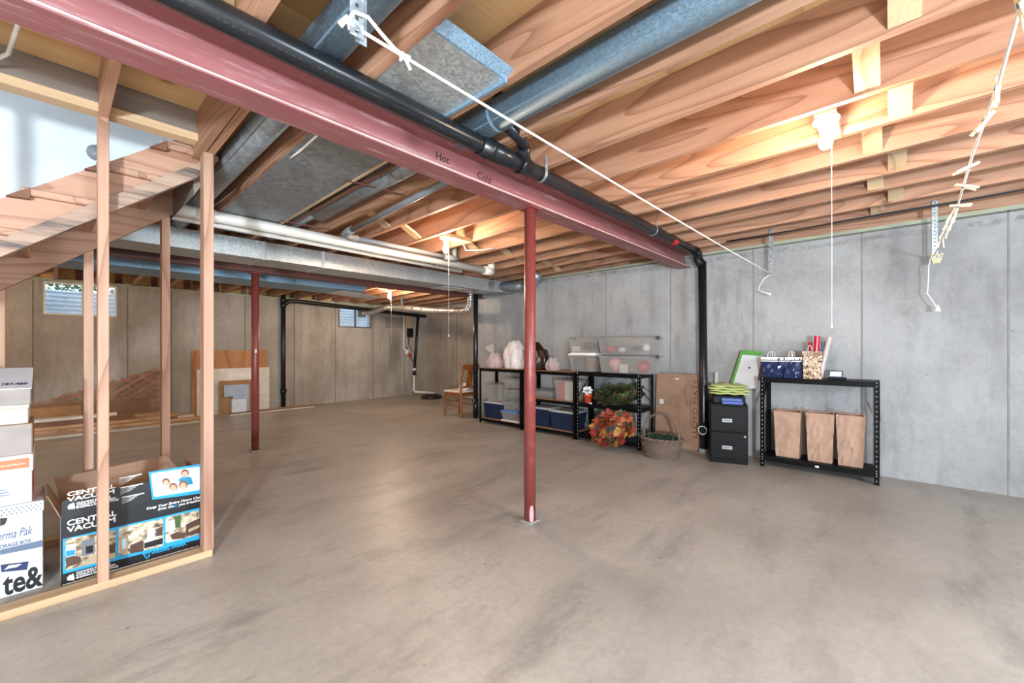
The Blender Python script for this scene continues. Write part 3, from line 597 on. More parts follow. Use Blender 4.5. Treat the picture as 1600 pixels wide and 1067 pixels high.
rduct('round_duct', 'round metal duct by the white cables, above the black drain pipe', .765, 2.535, .078, YF+.2, 1.88, 'galv_blue', (1.0,))
rduct('round_duct', 'dark round metal duct beside the doubled joists near the stairs', .80, 2.53, .075, 1.92, 4.84, 'galv_dull', (4.2,))
# trunk duct in front of beam 2
TD = thing('trunk_duct', 'long rectangular galvanised duct behind the white drain pipe', 'duct', (2.0, 5.07, 2.16))
ty0, ty1, tz0, tz1 = 4.85, 5.30, 2.165, 2.352
edges = [-2.6, -1.1, .25, 1.52, 2.12, 3.55, 4.93]
for i in range(len(edges)-1):
    obj('section', B().cbox(edges[i]+.001, edges[i+1]-.001, ty0+.002*(i % 2), ty1, tz0+.002*(i % 2), tz1, .002), 'galv_trunk', TD)
for x in (1.5, 2.12): obj('drive_cleat', B().box(x-.018, x+.018, ty0-.005, ty1+.002, tz0-.004, tz1), 'bin_lid', TD)
obj('foil_patch', B().box(4.80, 4.93, ty0-.004, ty0-.001, tz0+.01, tz1-.02), 'alu_foil', TD)
obj('end_transition', B().hexa([(4.93, ty0, tz0), (5.28, 4.72, tz0), (5.28, 5.2, tz0), (4.93, ty1, tz0), (4.93, ty0, tz1), (5.28, 4.72, tz1), (5.28, 5.2, tz1), (4.93, ty1, tz1)]), 'galv_dull', TD)
obj('takeoff', B().tube([(5.10, 4.85, 2.265), (5.15, 4.55, 2.25), (5.2, 4.42, 2.245)], .085, 20), 'galv_dull', TD)
obj('takeoff_elbow', B().tube([(5.19, 4.45, 2.245), (5.2, 4.33, 2.25), (5.2, 4.24, 2.29), (5.2, 4.18, 2.36), (5.19, 4.12, 2.44)], .083, 20), 'galvanised', TD)
for k, (yy, zz) in enumerate(((4.36, 2.248), (4.24, 2.29), (4.18, 2.36))): obj('elbow_band', B().tube([(5.2, yy+.008, zz-.006), (5.2, yy-.008, zz+.006)], .087, 20, cap=False), 'galv_dull', TD)
obj('hanging_flap', B().box(3.95, 4.35, 4.9, 5.25, tz0-.012, tz0-.008), 'sheet_white', TD)
FD = thing('trunk_duct', 'bluish rectangular duct below the joists beyond the dark beam', 'duct', (1.2, 6.5, 2.13))
for a, b_ in ((-2.6, -.9), (-.9, .7), (.7, 2.3), (2.3, 3.36)): obj('section', B().cbox(a+.001, b_-.001, 6.15, 6.80, 2.125, 2.315, .002), 'galv_blue', FD)
obj('hanging_flap', B().hexa([(3.0, 6.2, 2.115), (3.75, 6.35, 2.085), (3.75, 6.75, 2.085), (3.0, 6.75, 2.115), (3.0, 6.2, 2.118), (3.75, 6.35, 2.088), (3.75, 6.75, 2.088), (3.0, 6.75, 2.118)]), 'sheet_white', FD)
# panned return between two joists
PN = thing('return_air_pan', 'flat sheet metal pan closing the bay between two joists across the beam', 'duct', (1.18, 3, 2.38))
def pan(y0, y1, name, mat, z=-.003, x0=.955, x1=1.41):
    return obj(name, B().hexa([(x0, y0, ZJ(y0)+z), (x1, y0, ZJ(y0)+z), (x1, y1, ZJ(y1)+z), (x0, y1, ZJ(y1)+z), (x0, y0, ZJ(y0)+z+.003), (x1, y0, ZJ(y0)+z+.003), (x1, y1, ZJ(y1)+z+.003), (x0, y1, ZJ(y1)+z+.003)]), mat, PN)
pan(2.005, 4.60, 'sheet', 'galv_dull')
pan(1.28, 1.838, 'front_sheet', 'galv_trunk', .004, .967, 1.366)
obj('folded_end', B().hexa([(.967, 1.27, ZJ(1.28)+.004), (1.366, 1.27, ZJ(1.28)+.004), (1.366, 1.285, ZJ(1.28)+.004), (.967, 1.285, ZJ(1.28)+.004), (.967, 1.22, ZJ(1.28)+.03), (1.366, 1.22, ZJ(1.28)+.03), (1.366, 1.235, ZJ(1.28)+.03), (.967, 1.235, ZJ(1.28)+.03)]), 'galv_blue', PN)
obj('folded_side', B().box(1.352, 1.366, 1.26, 1.838, ZJ(1.5)-.012, ZJ(1.5)+.02), 'galv_blue', PN)
obj('edge_lip', B().bar((1.415, 2.01, ZJ(2)-.006), (1.415, 4.6, ZJ(4.6)-.006), .02, .006), WOOD['plate', 1], PN)
obj('end_lip', B().bar((.96, 4.6, ZJ(4.6)-.01), (1.41, 4.6, ZJ(4.6)-.01), .012, .03), 'galv_blue', PN)
for (a, b_) in (((590, 260), (658, 287)), ((557.7, 281), (633.6, 297.5)), ((455, 342), (518, 355))):
    y = {590: 2.28, 557.7: 2.78, 455: 4.02}[a[0]]
    BARL = {590: 'thin rusty bar under two joists close to the red beam', 557.7: 'thin rusty bar under two joists between the other two bars', 455: 'thin rusty bar under two joists close to the white drain pipe'}
    tag(obj('cross_bar', B().bar((1.37, y, ZJ(y)-.006), (1.80, y-.05, ZJ(y)-.006), .022, .006), 'dark_primer'), BARL[a[0]], 'bar', 'bars under the joist bay')
tag(obj('wood_strip', B().bar((1.50, 2.05, ZJ(2.05)+.012), (1.50, 4.3, ZJ(4.3)+.012), .025, .012), WOOD['lumberdark', 1]), 'long narrow wood strip lying on the rusty bars below the round duct', 'strip')
# foil dryer duct
pts = [(5.02, YB-.03, 1.965), (5.02, YB-.15, 1.96), (5.0, YB-.6, 2.0), (4.95, 8.2, 2.03), (4.6, 7.2, 2.02), (4.62, 6.7, 2.0), (4.75, 6.4, 1.985), (5.02, 6.0, 1.98), (5.12, 5.92, 2.02), (5.16, 5.9, 2.2), (5.16, 5.9, 2.34)]
p0 = atY(568, 489, YB-.05); pA = atY(607, 480, 8.0); pB = atX(735, 485, 5.05)
pts = [(p0.x, YB-.04, p0.z), (p0.x+.05, YB-.3, p0.z), (pA.x-.05, 8.1, pA.z-.01), (pA.x, 8.0, pA.z), (pA.x+.1, 7.8, pA.z-.005), (5.0, 6.6, 1.96), (pB.x-.05, pB.y+.1, pB.z-.01), (pB.x, pB.y, pB.z+.03), (pB.x, pB.y, pB.z+.12), (pB.x, pB.y, 2.36)]
P = []
for i in range(len(pts)-1):
    a, b_ = Vector(pts[i]), Vector(pts[i+1]); n = max(2, int((b_-a).length/.012))
    for k in range(n): P.append(a.lerp(b_, k/n))
P.append(Vector(pts[-1]))
sm_ = [sum((P[min(max(i+k, 0), len(P)-1)] for k in range(-9, 10)), Vector())/19 for i in range(len(P))]; sm_[0] = P[0]; sm_[-1] = P[-1]
FDU = thing('foil_duct', 'crinkled silver foil dryer duct from the vented window to the pipes', 'duct', (5.0, 7.5, 1.9))
obj('hose', B().tube(sm_, [.050 + (.011 if i % 4 < 2 else 0) + .006*math.sin(i*1.7)*math.sin(i*.37) for i in range(len(sm_))], 14), 'alu_foil', FDU)
obj('vent_plate', B().cbox(p0.x-.13, p0.x+.06, YB-.045, YB-.015, p0.z-.10, p0.z+.10, .01), 'window_frame_dark', FDU)
obj('support_strap', B().box(pA.x+.16, pA.x+.22, 7.78, 7.785, pA.z-.03, 2.32), 'galvanised', FDU)
# ================================================================== WIRES ON THE JOISTS
for i, (dx, z, m_) in enumerate(((0, .035, 'cord_white'), (0, .055, 'cord_white'), (0, .016, 'grey_pipe'))):
    tag(obj('cable', B().tube([(.966, -1.2, ZJ(-1.2)+z+.02), (.972, .4, ZJ(.4)+z+.01*i), (.974, 1.0, ZJ(1)+z), (.974, 1.84, ZJ(1.84)+z)], .0055, 8), m_), ('lower white cable stapled along the joist beside the metal pan', 'upper white cable stapled along the joist beside the metal pan', 'grey cable stapled below two white cables on a joist')[i], 'cable', 'cables along the joist')
for i in range(2):
    tag(obj('cable', B().tube([(5.12-.03*i, y, ZJ(y)-.008+.004*math.sin(y*5+i)) for y in [-2.5+.35*k for k in range(12)]], .006, 6), 'cable_black'), ('black cable under the joists, the one closer to the concrete wall', 'black cable under the joists, the one farther from the concrete wall')[i], 'cable', 'cables along the wall')
tag(obj('cable', B().tube([(.985, 2.05, 2.425), (.99, 2.6, ZJ(2.6)-.006), (.985, 3.0, ZJ(3.0)+.02), (.945, 3.6, ZJ(3.6)+.05), (.92, 4.6, ZJ(4.6)+.07)], .006, 8), 'cord_white'), 'thin white cable along the joist edge left of the flat metal pan', 'cable')
tag(obj('cable', B().tube([(3.08, 3.5, ZJ(3.5)-.01), (3.2, 3.6, ZJ(3.6)-.03), (3.36, 3.48, ZJ(3.5)-.02), (3.51, 3.4, ZJ(3.4)+.02)], .007, 8), 'cord_white'), 'looped white cable between two joists beside the bulb and white drain pipe', 'cable')
# ================================================================== CLOTHESLINES
def bracket(x, y, label, turn=False):
    r = thing('perforated_bracket', label, 'bracket', (x, y, 2.02)); z0, z1 = 2.02, 2.52; w = .036
    # front leaf built as two side strips with bars between the holes, plus the folded leaf
    n = 16; b = B().box(x, x+.003, y-w/2, y-w/2+.013, z0, z1).box(x, x+.003, y+w/2-.013, y+w/2, z0, z1)
    for k in range(n+1):
        z = z0+(z1-z0)*k/n; b.box(x, x+.003, y-w/2+.013, y+w/2-.013, max(z0, z-.010), min(z1, z+.010))
    if turn: b.tr(M=Matrix.Translation((x, y, 0)) @ Matrix.Rotation(PI/2, 4, 'Z') @ Matrix.Translation((-x, -y, 0)))
    obj('front_leaf', b, 'galvanised', r)
    obj('side_leaf', B().box(x+.003, x+.034, y+w/2-.003, y+w/2, z0, z1), 'galvanised', r)
    return r
bracket(.512, .98, 'perforated steel bracket above the black pipe holding a knotted clothesline', True)
bracket(5.155, .93, 'perforated steel bracket near the black stack with a loose rope end')
bracket(5.155, -.30, 'perforated steel bracket hung with a bunch of clothespins')
tag(obj('bracket_arm', B().bar((.50, .93, 2.19), (.86, .72, 2.47), .03, .004).bar((.50, .93, 2.19), (.86, .72, 2.47), .004, .03), 'galvanised'), 'steel angle brace running from the near bracket up to the joists', 'brace')
R1 = thing('clothesline', 'taut white clothesline knotted to a bracket and running along the beam', 'rope', (2.8, .96, 2.02))
a0, a1 = Vector((.487, .985, 2.045)), Vector((5.15, .93, 2.03))
obj('line', B().tube([a0.lerp(a1, k/20)+Vector((0, 0, -.012*math.sin(PI*k/20))) for k in range(21)], .0042, 8), 'rope', R1)
kp = a0.lerp(a1, .035)
obj('knot_loop', B().tube([a0+Vector((0, 0, 0)), a0+Vector((.015, -.01, .028)), a0+Vector((.05, -.012, .035)), a0+Vector((.09, -.006, .02)), kp+Vector((-.03, 0, .005)), kp], .0048, 8), 'rope', R1)
obj('knot', B().tube([kp+Vector((-.008, 0, 0)), kp+Vector((.0, .006, .003)), kp+Vector((.008, 0, 0)), kp+Vector((.014, -.004, -.003))], .009, 8).tube([kp, kp+Vector((.02, .0, -.028))], .0045, 8).tube([kp+Vector((-.005, 0, 0)), kp+Vector((-.012, 0, -.016))], .004, 8), 'rope', R1)
obj('bracket_knot', B().tube([a0+Vector((-.012, .01, -.01)), a0+Vector((-.002, -.006, .006)), a0+Vector((.01, .006, -.004)), a0+Vector((.016, -.004, .004))], .008, 8), 'rope', R1)
LP = [(1.2, -.215, 2.04), (1.44, -.22, 2.02), (1.857, -.239, 2.02), (2.46, -.25, 2.02), (3.3, -.28, 2.02), (4.2, -.285, 2.02), (5.15, -.295, 2.04)]
LP = [(.49, -.20, 2.05)] + LP
def on(x):
    for p_, q_ in zip(LP, LP[1:]):
        if p_[0] <= x <= q_[0]: return Vector(p_).lerp(Vector(q_), (x-p_[0])/(q_[0]-p_[0]))
R2 = tag(obj('clothesline', B().tube(LP, .0042, 8), 'rope'), 'white clothesline carrying clothespins across to the concrete wall', 'rope')
def make_pin(dirv, open_=.12, L=.082):
    # local: pivot near the jaws at the origin, legs towards dirv
    pass
PINS = [0]
def pin(p, d, label, side=(0, 0, 1), L=.082, sp=.011):
    p = Vector(p); d = Vector(d).normalized(); sd = d.cross(Vector(side)).normalized(); up = sd.cross(d)
    r = thing('clothespin', label, 'clothespin', p, 0, 'clothespins on the line')
    for sg in (-1, 1):
        a = p - d*L*.38 + sd*sg*.0045; b_ = p + d*L*.62 + sd*sg*(.0045+sp)
        obj('leg', B().bar(a, b_, .007, .010, up), 'pin_wood', r)
    c = p - d*L*.02
    obj('spring', B().tube([c+up*z for z in (-.0075, .0075)], .0055, 8).tube([c+sd*.012+up*.006, c-sd*.012+up*.006], .0018, 6), 'pin_wire', r)
    return r
sets = [(1.46, (0, -.2, -1), 'clothespin clipped upright where the line passes close to the beam joists'),
        (1.88, (0, .05, -1), 'clothespin hanging straight down, second on the line'),
        (2.12, (-.2, .55, -.8), 'clothespin hanging at a slant with legs spread wide'),
        (2.62, (-.3, .95, -.45), 'clothespin lying crosswise with its legs tilted down, before a crossed pair'),
        (2.92, (.25, -.95, -.40), 'clothespin lying crosswise with legs pointing the other way'),
        (3.30, (.1, -.98, -.12), 'clothespin lying nearly level across the line')]
for x, d, lab in sets: pin(on(x)+Vector((0, 0, -.004)), d, lab)
q = on(3.42)
for k, (px2, py2, lab) in enumerate(((1497, 338, 'clothespin at the top of a dangling chain of pins'), (1489, 358, 'clothespin in the middle of a dangling chain of pins'), (1482, 372, 'clothespin below the middle of a dangling chain of pins'), (1475, 392, 'clothespin at the bottom of a dangling chain of pins'))):
    p_ = on((3.5, 3.72, 3.98, 4.35)[k]); pin(p_, (.1, .35 if k < 3 else .05, -1), lab, (1, 0, .2))
for k in range(5):
    pin((5.14, -.335+.012*k, 2.03-.012*(k % 2)), (-.15+.08*k, .35-.17*k, -1), 'bare wooden clothespin in a bunch on the perforated bracket', (1, 0, .1), .075, .007)
tag(obj('rope_tail', B().tube([(5.16, -.275, 2.04), (5.17, -.262, 1.95), (5.2, -.262, 1.82), (5.19, -.255, 1.72), (5.2, -.30, 1.63), (5.2, -.315, 1.585)], .0045, 8).lathe([(.004, .03), (.016, 0), (.022, -.028), (0, -.03)], (5.2, -.318, 1.59), 10), 'rope'), 'frayed white rope tail hanging below the clothespin bunch', 'rope')
tag(obj('rope_tail', B().tube([(5.15, .94, 2.02), (5.16, .99, 1.99), (5.18, 1.04, 1.92), (5.18, 1.05, 1.87), (5.18, 1.0, 1.84), (5.18, .955, 1.82)], .0045, 8).tube([(5.18, .96, 1.822), (5.18, .935, 1.812)], .011, 8), 'rope'), 'short curled rope end hanging from the bracket near the black stack', 'rope')
# ================================================================== SHELVING
def shelf_unit(label, x0, x1, y0, y1, zt, levels, boards, brace=False, pw=.036, group=None, face=.05, rear=True):
    r = thing('shelving_unit', label, 'shelf', ((x0+x1)/2, (y0+y1)/2, 0), 0, group)
    t = .003
    for (x, sx) in ((x0, 1), (x1, -1)):
        for (y, sg) in ((y0, 1), (y1, -1)):
            p_ = obj('post', B().box(min(x, x+sx*pw), max(x, x+sx*pw), min(y, y+sg*t), max(y, y+sg*t), 0, zt).box(min(x, x+sx*t), max(x, x+sx*t), min(y, y+sg*pw), max(y, y+sg*pw), 0, zt), 'black_metal', r)
            if brace:
                hb = B()
                for k in range(int(zt/.045)):
                    z = .03+k*.045
                    if x == x0: hb.box(x-.0008, x+.0005, y+sg*pw*.4, y+sg*pw*.6, z, z+.012)
                    if y == y0: hb.box(x+sx*pw*.4-.003, x+sx*pw*.4+.003, y-.0008, y+.0005, z, z+.012)
                if hb.v: tag(obj('slot_holes', hb, 'patch_grey', p_), kind='stuff')
                if x == x0:
                    for z in levels: obj('bolt', B().lathe([(0, .004), (.005, .003), (.006, 0)], n=8).tr(M=Matrix.Translation((x, y+sg*pw*.5, z-.01)) @ Matrix.Rotation(-PI/2, 4, 'Y')), 'screw', p_)
    for z in levels:
        obj('shelf_frame', B().box(x0+.002, x0+.006, y0+.004, y1-.004, z-face, z-.004).box(x1-.006, x1-.002, y0+.004, y1-.004, z-face, z-.004)
            .box(x0+.002, x1-.002, y0+.002, y0+.006, z-face, z-.004).box(x0+.002, x1-.002, y1-.006, y1-.002, z-face, z-.004), 'black_metal', r)
        obj('shelf_board', B().box(x0+.006, x1-.006, y0+.008, y1-.008, z-.014, z), boards, r)
    if brace:
        for (a, c) in (((x1-.004, y0+.02, zt*.72), (x1-.004, (y0+y1)/2-.05, zt-.03)), ((x1-.004, y1-.02, zt*.72), (x1-.004, (y0+y1)/2+.05, zt-.03)),
                       ((x0+.03, y0+.004, zt*.80), (x1-.03, y0+.004, zt*.58)), ((x0+.03, y1-.004, zt*.62), (x1-.03, y1-.004, zt*.95))):
            if rear or a[0] < x1-.01: obj('brace', B().bar(a, c, .014, .003), 'black_metal', r)
    return r
ZT = .905
SA = shelf_unit('black shelf unit with wooden boards holding blue-lidded and clear bins', 4.77, 5.18, 4.105, 5.03, ZT, (.085, ZT), WOOD['particle', 1], pw=.04)
SB = shelf_unit('black shelf unit with a wooden middle board over two dark blue bins', 4.76, 5.17, 3.14, 4.095, ZT, (.085, .50, ZT), WOOD['particle', 1], pw=.04)
SCU = shelf_unit('black braced metal shelf unit with wreaths and a potted flower', 4.76, 5.16, 2.22, 3.125, ZT+.01, (.085, .50, ZT+.01), 'black_metal', True)
SR = shelf_unit('black slotted metal shelf with gift bags above and paper bags below', 5.0, 5.34, .06, 1.0, .932, (.115, .932), 'black_metal', True, pw=.038, rear=False)
# ------------------------------------------------------------------ bins
def yx(px, X): return atX(px, 542, X).y
def zx(px, py, X): return atX(px, py, X).z
def tote(label, x0, x1, y0, y1, z0, z1, body, lid, k=.02, group=None, lidt=.022, handles=False, th=.003, name='storage_bin'):
    r = thing(name, label, 'bin', ((x0+x1)/2, (y0+y1)/2, z0), 0, group); zb = z1-lidt
    b = B(); o = [(x0+k, y0+k), (x1-k, y0+k), (x1-k, y1-k), (x0+k, y1-k)]; u = [(x0, y0), (x1, y0), (x1, y1), (x0, y1)]
    vs = [(x, y, z0) for x, y in o] + [(x, y, zb) for x, y in u]
    ii = [(x0+k+th, y0+k+th), (x1-k-th, y0+k+th), (x1-k-th, y1-k-th), (x0+k+th, y1-k-th)]; iu = [(x0+th, y0+th), (x1-th, y0+th), (x1-th, y1-th), (x0+th, y1-th)]
    vs += [(x, y, z0+th) for x, y in ii] + [(x, y, zb) for x, y in iu]
    fs = [(0, 3, 2, 1), (8, 9, 10, 11)]
    for i in range(4):
        j = (i+1) % 4; fs += [(i, j, 4+j, 4+i), (8+j, 8+i, 12+i, 12+j), (4+i, 4+j, 12+j, 12+i)]
    obj('body', b.add(vs, fs), body, r)
    obj('rim', B().box(x0-.006, x1+.006, y0-.006, y0+.001, zb-.018, zb).box(x0-.006, x1+.006, y1-.001, y1+.006, zb-.018, zb).box(x0-.006, x0+.001, y0, y1, zb-.018, zb).box(x1-.001, x1+.006, y0, y1, zb-.018, zb), body, r)
    obj('lid', B().cbox(x0-.009, x1+.009, y0-.009, y1+.009, zb, zb+lidt*.55, .004).cbox(x0+.015, x1-.015, y0+.015, y1-.015, zb+lidt*.5, z1, .006), lid, r)
    if handles:
        for y in (y0-.012, y1-.002): obj('latch', B().cbox((x0+x1)/2-.05, (x0+x1)/2+.05, y, y+.014, zb-.03, zb+.016, .004), 'handle_dark', r)
    return r
X = 4.80
# unit A
zb = .085
tote('dark blue bin with pale lid at the bottom of the shelf end by the chair', 4.82, 5.10, yx(782, X), yx(754, X), zb, .352, 'bin_blue', 'bin_lid')
tote('clear bin standing on a dark blue bin near the chair', 4.84, 5.10, yx(781, X), yx(757, X), .352, .655, 'clear_plastic', 'clear_plastic', .025)
y0_, y1_ = yx(810, X)+.005, yx(784, X)
tote('clear shoe bin with a blue lid at the bottom of a stack', 4.80, 5.12, y0_, y1_+.02, zb+.02, .255, 'clear_plastic', 'lid_blue', .025)
tag(obj('foam_sheet', B().cbox(4.80, 5.12, y0_-.0, y1_+.02, zb, zb+.02, .003), 'box_white'), 'white foam sheet under the clear bin with the blue lid', 'sheet')
tote('clear bin stacked directly on the blue-lidded bin', 4.82, 5.12, y0_, y1_, .255, .425, 'clear_plastic', 'clear_plastic', .02)
tote('clear bin in the middle of a stack of four, between two clear ones', 4.82, 5.12, y0_, y1_-.01, .425, .60, 'clear_plastic', 'clear_plastic', .02)
tote('clear bin at the top of a stack of four under the wooden board', 4.82, 5.12, y0_, y1_-.02, .60, .77, 'clear_plastic', 'clear_plastic', .02)
# unit B
tote('dark blue bin with grey lid half hidden behind the red post', 4.82, 5.12, 3.63, 4.02, zb, .36, 'bin_blue', 'bin_lid')
tote('dark blue bin with grey lid under the red-filled clear bin', 4.80, 5.13, 3.19, 3.60, zb, .35, 'bin_blue', 'bin_lid', .025)
tote('clear bin with a red folder and white boxes inside on the middle board', 4.80, 5.10, 3.19, 3.52, .50, .80, 'clear_plastic', 'clear_plastic', .02)
tag(obj('red_folder', B().cbox(4.835, 4.87, 3.385, 3.48, .506, .75, .004), 'print_red'), 'red folder inside the clear bin on the middle board', 'folder')
tag(obj('white_carton', B().cbox(4.835, 5.02, 3.22, 3.37, .504, .638, .004), 'box_cream'), 'lower white carton inside the clear bin with the red folder', 'box')
tag(obj('white_carton', B().cbox(4.835, 5.02, 3.22, 3.37, .638, .77, .004), 'box_cream'), 'upper white carton inside the clear bin with the red folder', 'box')
tote('low clear bin behind the red post on the middle board', 4.85, 5.10, 3.60, 4.02, .50, .62, 'clear_plastic', 'clear_plastic', .02)
# on top: four big bins
zt = ZT+.012
tote('clear bin with a white lid holding a woven basket', 4.80, 5.15, 2.86, 3.28, zt, zt+.255, 'clear_plastic', 'lid_white', .03, None, .035)
tote('clear latched bin with dark garland stacked over the white-lidded bin', 4.82, 5.14, 2.83, 3.30, zt+.255, zt+.47, 'clear_plastic', 'clear_plastic', .025, None, .02, True)
tote('clear latched bin of red cloth at the shelf corner', 4.78, 5.15, 2.10, 2.80, zt, zt+.235, 'clear_plastic', 'clear_plastic', .03, None, .018, True)
tote('clear latched bin of round ornaments stacked over the red cloth bin', 4.78, 5.15, 2.095, 2.81, zt+.235, zt+.47, 'clear_plastic', 'clear_plastic', .03, None, .018, True)
# their contents
def ball(b, c, r, n=14, sz=1.0, j=0.0, rnd=random):
    prof = [(r*math.sin(PI*k/8), -r*sz*math.cos(PI*k/8)) for k in range(9)]; o = len(b.v)
    b.lathe(prof, c, n)
    if j:
        for i in range(o, len(b.v)): d = b.v[i]-Vector(c); b.v[i] = Vector(c) + d*(1+rnd.uniform(-j, j))
    return b
bk = B()
for k in range(9): bk.tube([(4.95+.085*math.cos(2*PI*a/24), 2.99+.085*math.sin(2*PI*a/24), zt+.018+k*.021) for a in range(24)], .0105, 6, closed=True)
tag(obj('woven_basket', bk, 'cardboard'), 'pale woven basket inside the white-lidded bin', 'basket')
tag(obj('grey_file', B().cbox(4.85, 5.02, 3.10, 3.235, zt+.006, zt+.20, .006), 'handle_dark'), 'slate grey box inside the white-lidded bin', 'box')
rn = random.Random(11)
tag(obj('tinsel_garland', leafclump(B(), (4.97, 3.03, zt+.34), 600, (.035, .05, .018), .035, rn), 'garland'), 'dark sparkling garland inside the clear latched bin', 'garland')
tag(obj('white_card', B().cbox(4.85, 4.86, 3.13, 3.255, zt+.272, zt+.345, .003), 'box_white'), 'white folded card at the front of the garland bin', 'card')
tag(obj('ornament', ball(B(), (4.88, 2.68, zt+.303), .052), 'print_red'), 'red and white ball ornament in the upper latched bin', 'ornament')
tag(obj('ornament', ball(B(), (4.88, 2.515, zt+.298), .052, 16, .75), 'box_white'), 'squat white vase-shaped ornament in the upper latched bin', 'ornament')
tag(obj('ornament', ball(B(), (4.93, 2.22, zt+.325), .048), 'flower_white'), 'pale round ball ornament at the end of the upper latched bin', 'ornament')
tag(obj('autumn_garland', leafclump(B(), (5.02, 2.63, zt+.30), 160, (.015, .035, .012), .045, rn), 'leaf_orange'), 'orange garland behind the ornaments in the latched bin', 'garland')
tag(obj('dried_flowers', leafclump(B(), (4.98, 2.36, zt+.315), 160, (.02, .025, .012), .045, rn), 'leaf_dark'), 'tan dried flowers in the upper latched bin', 'dried flowers')
tag(obj('crumpled_bag', ball(B(), (4.90, 2.62, zt+.11), .085, 14, 1.05, .12, rn), 'pink_stuff'), 'crumpled pink plastic bag inside the red cloth bin', 'bag')
tag(obj('gift_tag_box', B().cbox(4.84, 4.86, 2.42, 2.535, zt+.006, zt+.115, .003), 'box_cream'), 'cream card with a dark mark inside the red cloth bin', 'card')
tag(obj('red_fabric', ball(B(), (4.97, 2.27, zt+.085), .082, 14, .95, .1, rn), 'red_cloth'), 'bundle of red fabric inside the latched bin', 'fabric')
# bags on top of A and B
def blob(label, c, rx, ry, h, mat, seed, name='plastic_bag', top=.6, cat='bag', n=36, rows=16, crease=.10):
    rd = random.Random(seed); b = B(); vs = []; fs = []
    ph = [rd.uniform(0, 6.28) for _ in range(6)]
    for i in range(rows+1):
        t = i/rows; z = h*t; k = (1-.25*abs(2*t-.7)**1.5)*(1 if t < .75 else 1-(t-.75)/.25*(1-top)**1.0)
        for j in range(n):
            a = 2*PI*j/n; w = 1+crease*math.sin(7*a+ph[0]+3*t)+crease*.6*math.sin(11*a+ph[1]-5*t)+crease*.4*math.sin(3*a+ph[2])+rd.uniform(-.02, .02)
            vs.append((c[0]+rx*k*w*math.cos(a), c[1]+ry*k*w*math.sin(a), c[2]+z+ (.02*math.sin(5*a+ph[3]) if t > .8 else 0)))
    for i in range(rows):
        for j in range(n): fs.append((i*n+j, i*n+(j+1) % n, (i+1)*n+(j+1) % n, (i+1)*n+j))
    fs.append(tuple(rows*n+j for j in range(n))); fs.append(tuple(reversed(range(n))))
    return tag(obj(name, b.add(vs, fs, True), mat), label, cat)
blob('tall crumpled white plastic bag on the wooden shelf top', (4.97, yx(805, 4.97), ZT+.002), .14, .22, .43, 'bag_white', 3, top=.62)
sk = blob('shiny clear bag with bunched corner leaning on the white bag', (4.94, yx(773, 4.94), ZT+.002), .10, .15, .24, 'clear_wrap', 5, top=.85)
tag(obj('gift_filler', ball(B(), (4.94, yx(775, 4.94), ZT+.115), .085, 14, 1.1, .1, rn), 'pink_stuff'), 'pale pink filling inside the shiny clear bag', 'filling')
(obj('gathered_corner', B().add([(4.9, yx(757, 4.9), zx(757, 543, 4.9)), (4.88, yx(772, 4.9), zx(772, 536, 4.9)), (4.88, yx(774, 4.9), zx(774, 556, 4.9)), (4.93, yx(770, 4.9), zx(770, 548, 4.9))], [(0, 1, 3), (0, 3, 2), (0, 2, 1), (1, 2, 3)]), 'clear_wrap', sk))
blob('dark brown glossy bag half hidden behind the red post', (4.97, yx(838, 4.97), ZT+.002), .13, .20, .40, 'bag_brown', 8, top=.35)
blob('clear cellophane wrap with red inside beside the brown bag', (4.95, yx(864, 4.95), ZT+.002), .09, .11, .18, 'clear_wrap', 9, top=.7)
tag(obj('red_gift', ball(B(), (4.95, yx(862, 4.95), ZT+.068), .062, 12, 1.0, .12, rn), 'red_cloth'), 'small red bundle inside the clear cellophane wrap', 'gift')
# ------------------------------------------------------------------ wreaths and flower pot
def maple(b, p, d, n_, size):
    d = d.normalized(); sd = d.cross(n_).normalized(); n_ = sd.cross(d)
    prof = [(0, 0), (.10, .30), (-.05, .42), (.32, .38), (.45, .62), (.55, .28), (.75, .30), (1.0, 0)]
    pts = [(u, w) for u, w in prof] + [(u, -w) for u, w in prof[-2:0:-1]]
    o = [p + d*(u*size) + sd*(w*size) + n_*(size*.25*(u-.4)**2 + .15*size*abs(w)) for u, w in pts]
    b.add([p+d*size*.4] + o, [(0, i+1, (i+1) % len(o)+1) for i in range(len(o))])
def wreath(label, c, R, axes, mats, n, size, seed, tilt=.5, thick=.06):
    rd = random.Random(seed); c = Vector(c); ax, ay = Vector(axes[0]).normalized(), Vector(axes[1]).normalized(); az = ax.cross(ay)
    r = thing('wreath', label, 'wreath', c-Vector((0, 0, R)))
    obj('ring_base', B().tube([c+(ax*math.cos(2*PI*k/32)+ay*math.sin(2*PI*k/32))*R for k in range(32)], .022, 8, closed=True), 'leaf_dark', r)
    parts = {m_: B() for m_ in mats}
    for i in range(n):
        a = rd.uniform(0, 2*PI); e = ax*math.cos(a)+ay*math.sin(a); tg = -ax*math.sin(a)+ay*math.cos(a); ph = rd.uniform(-1.4, 1.4)
        off = e*math.sin(ph)*thick+az*math.cos(ph)*thick*.6
        d = (e*math.sin(ph)*1.1+tg*rd.uniform(-.2, 1.0)+az*rd.uniform(.0, .7))
        maple(parts[rd.choice(mats)], c+e*R+off, d, (az+e*rd.uniform(-.5, .5)).normalized(), size*rd.uniform(.7, 1.15))
    for m_, b in parts.items():
        if b.v: tag(obj('leaves', b, m_, r), kind='stuff')
    return r
wreath('autumn wreath of orange, red and yellow leaves leaning on the shelf', (4.65, 2.53, .235), .175, ((0, -1, 0), (.85, 0, 1)), ['leaf_orange', 'leaf_orange', 'leaf_red', 'leaf_yellow', 'leaf_red', 'leaf_dark'], 230, .085, 5)
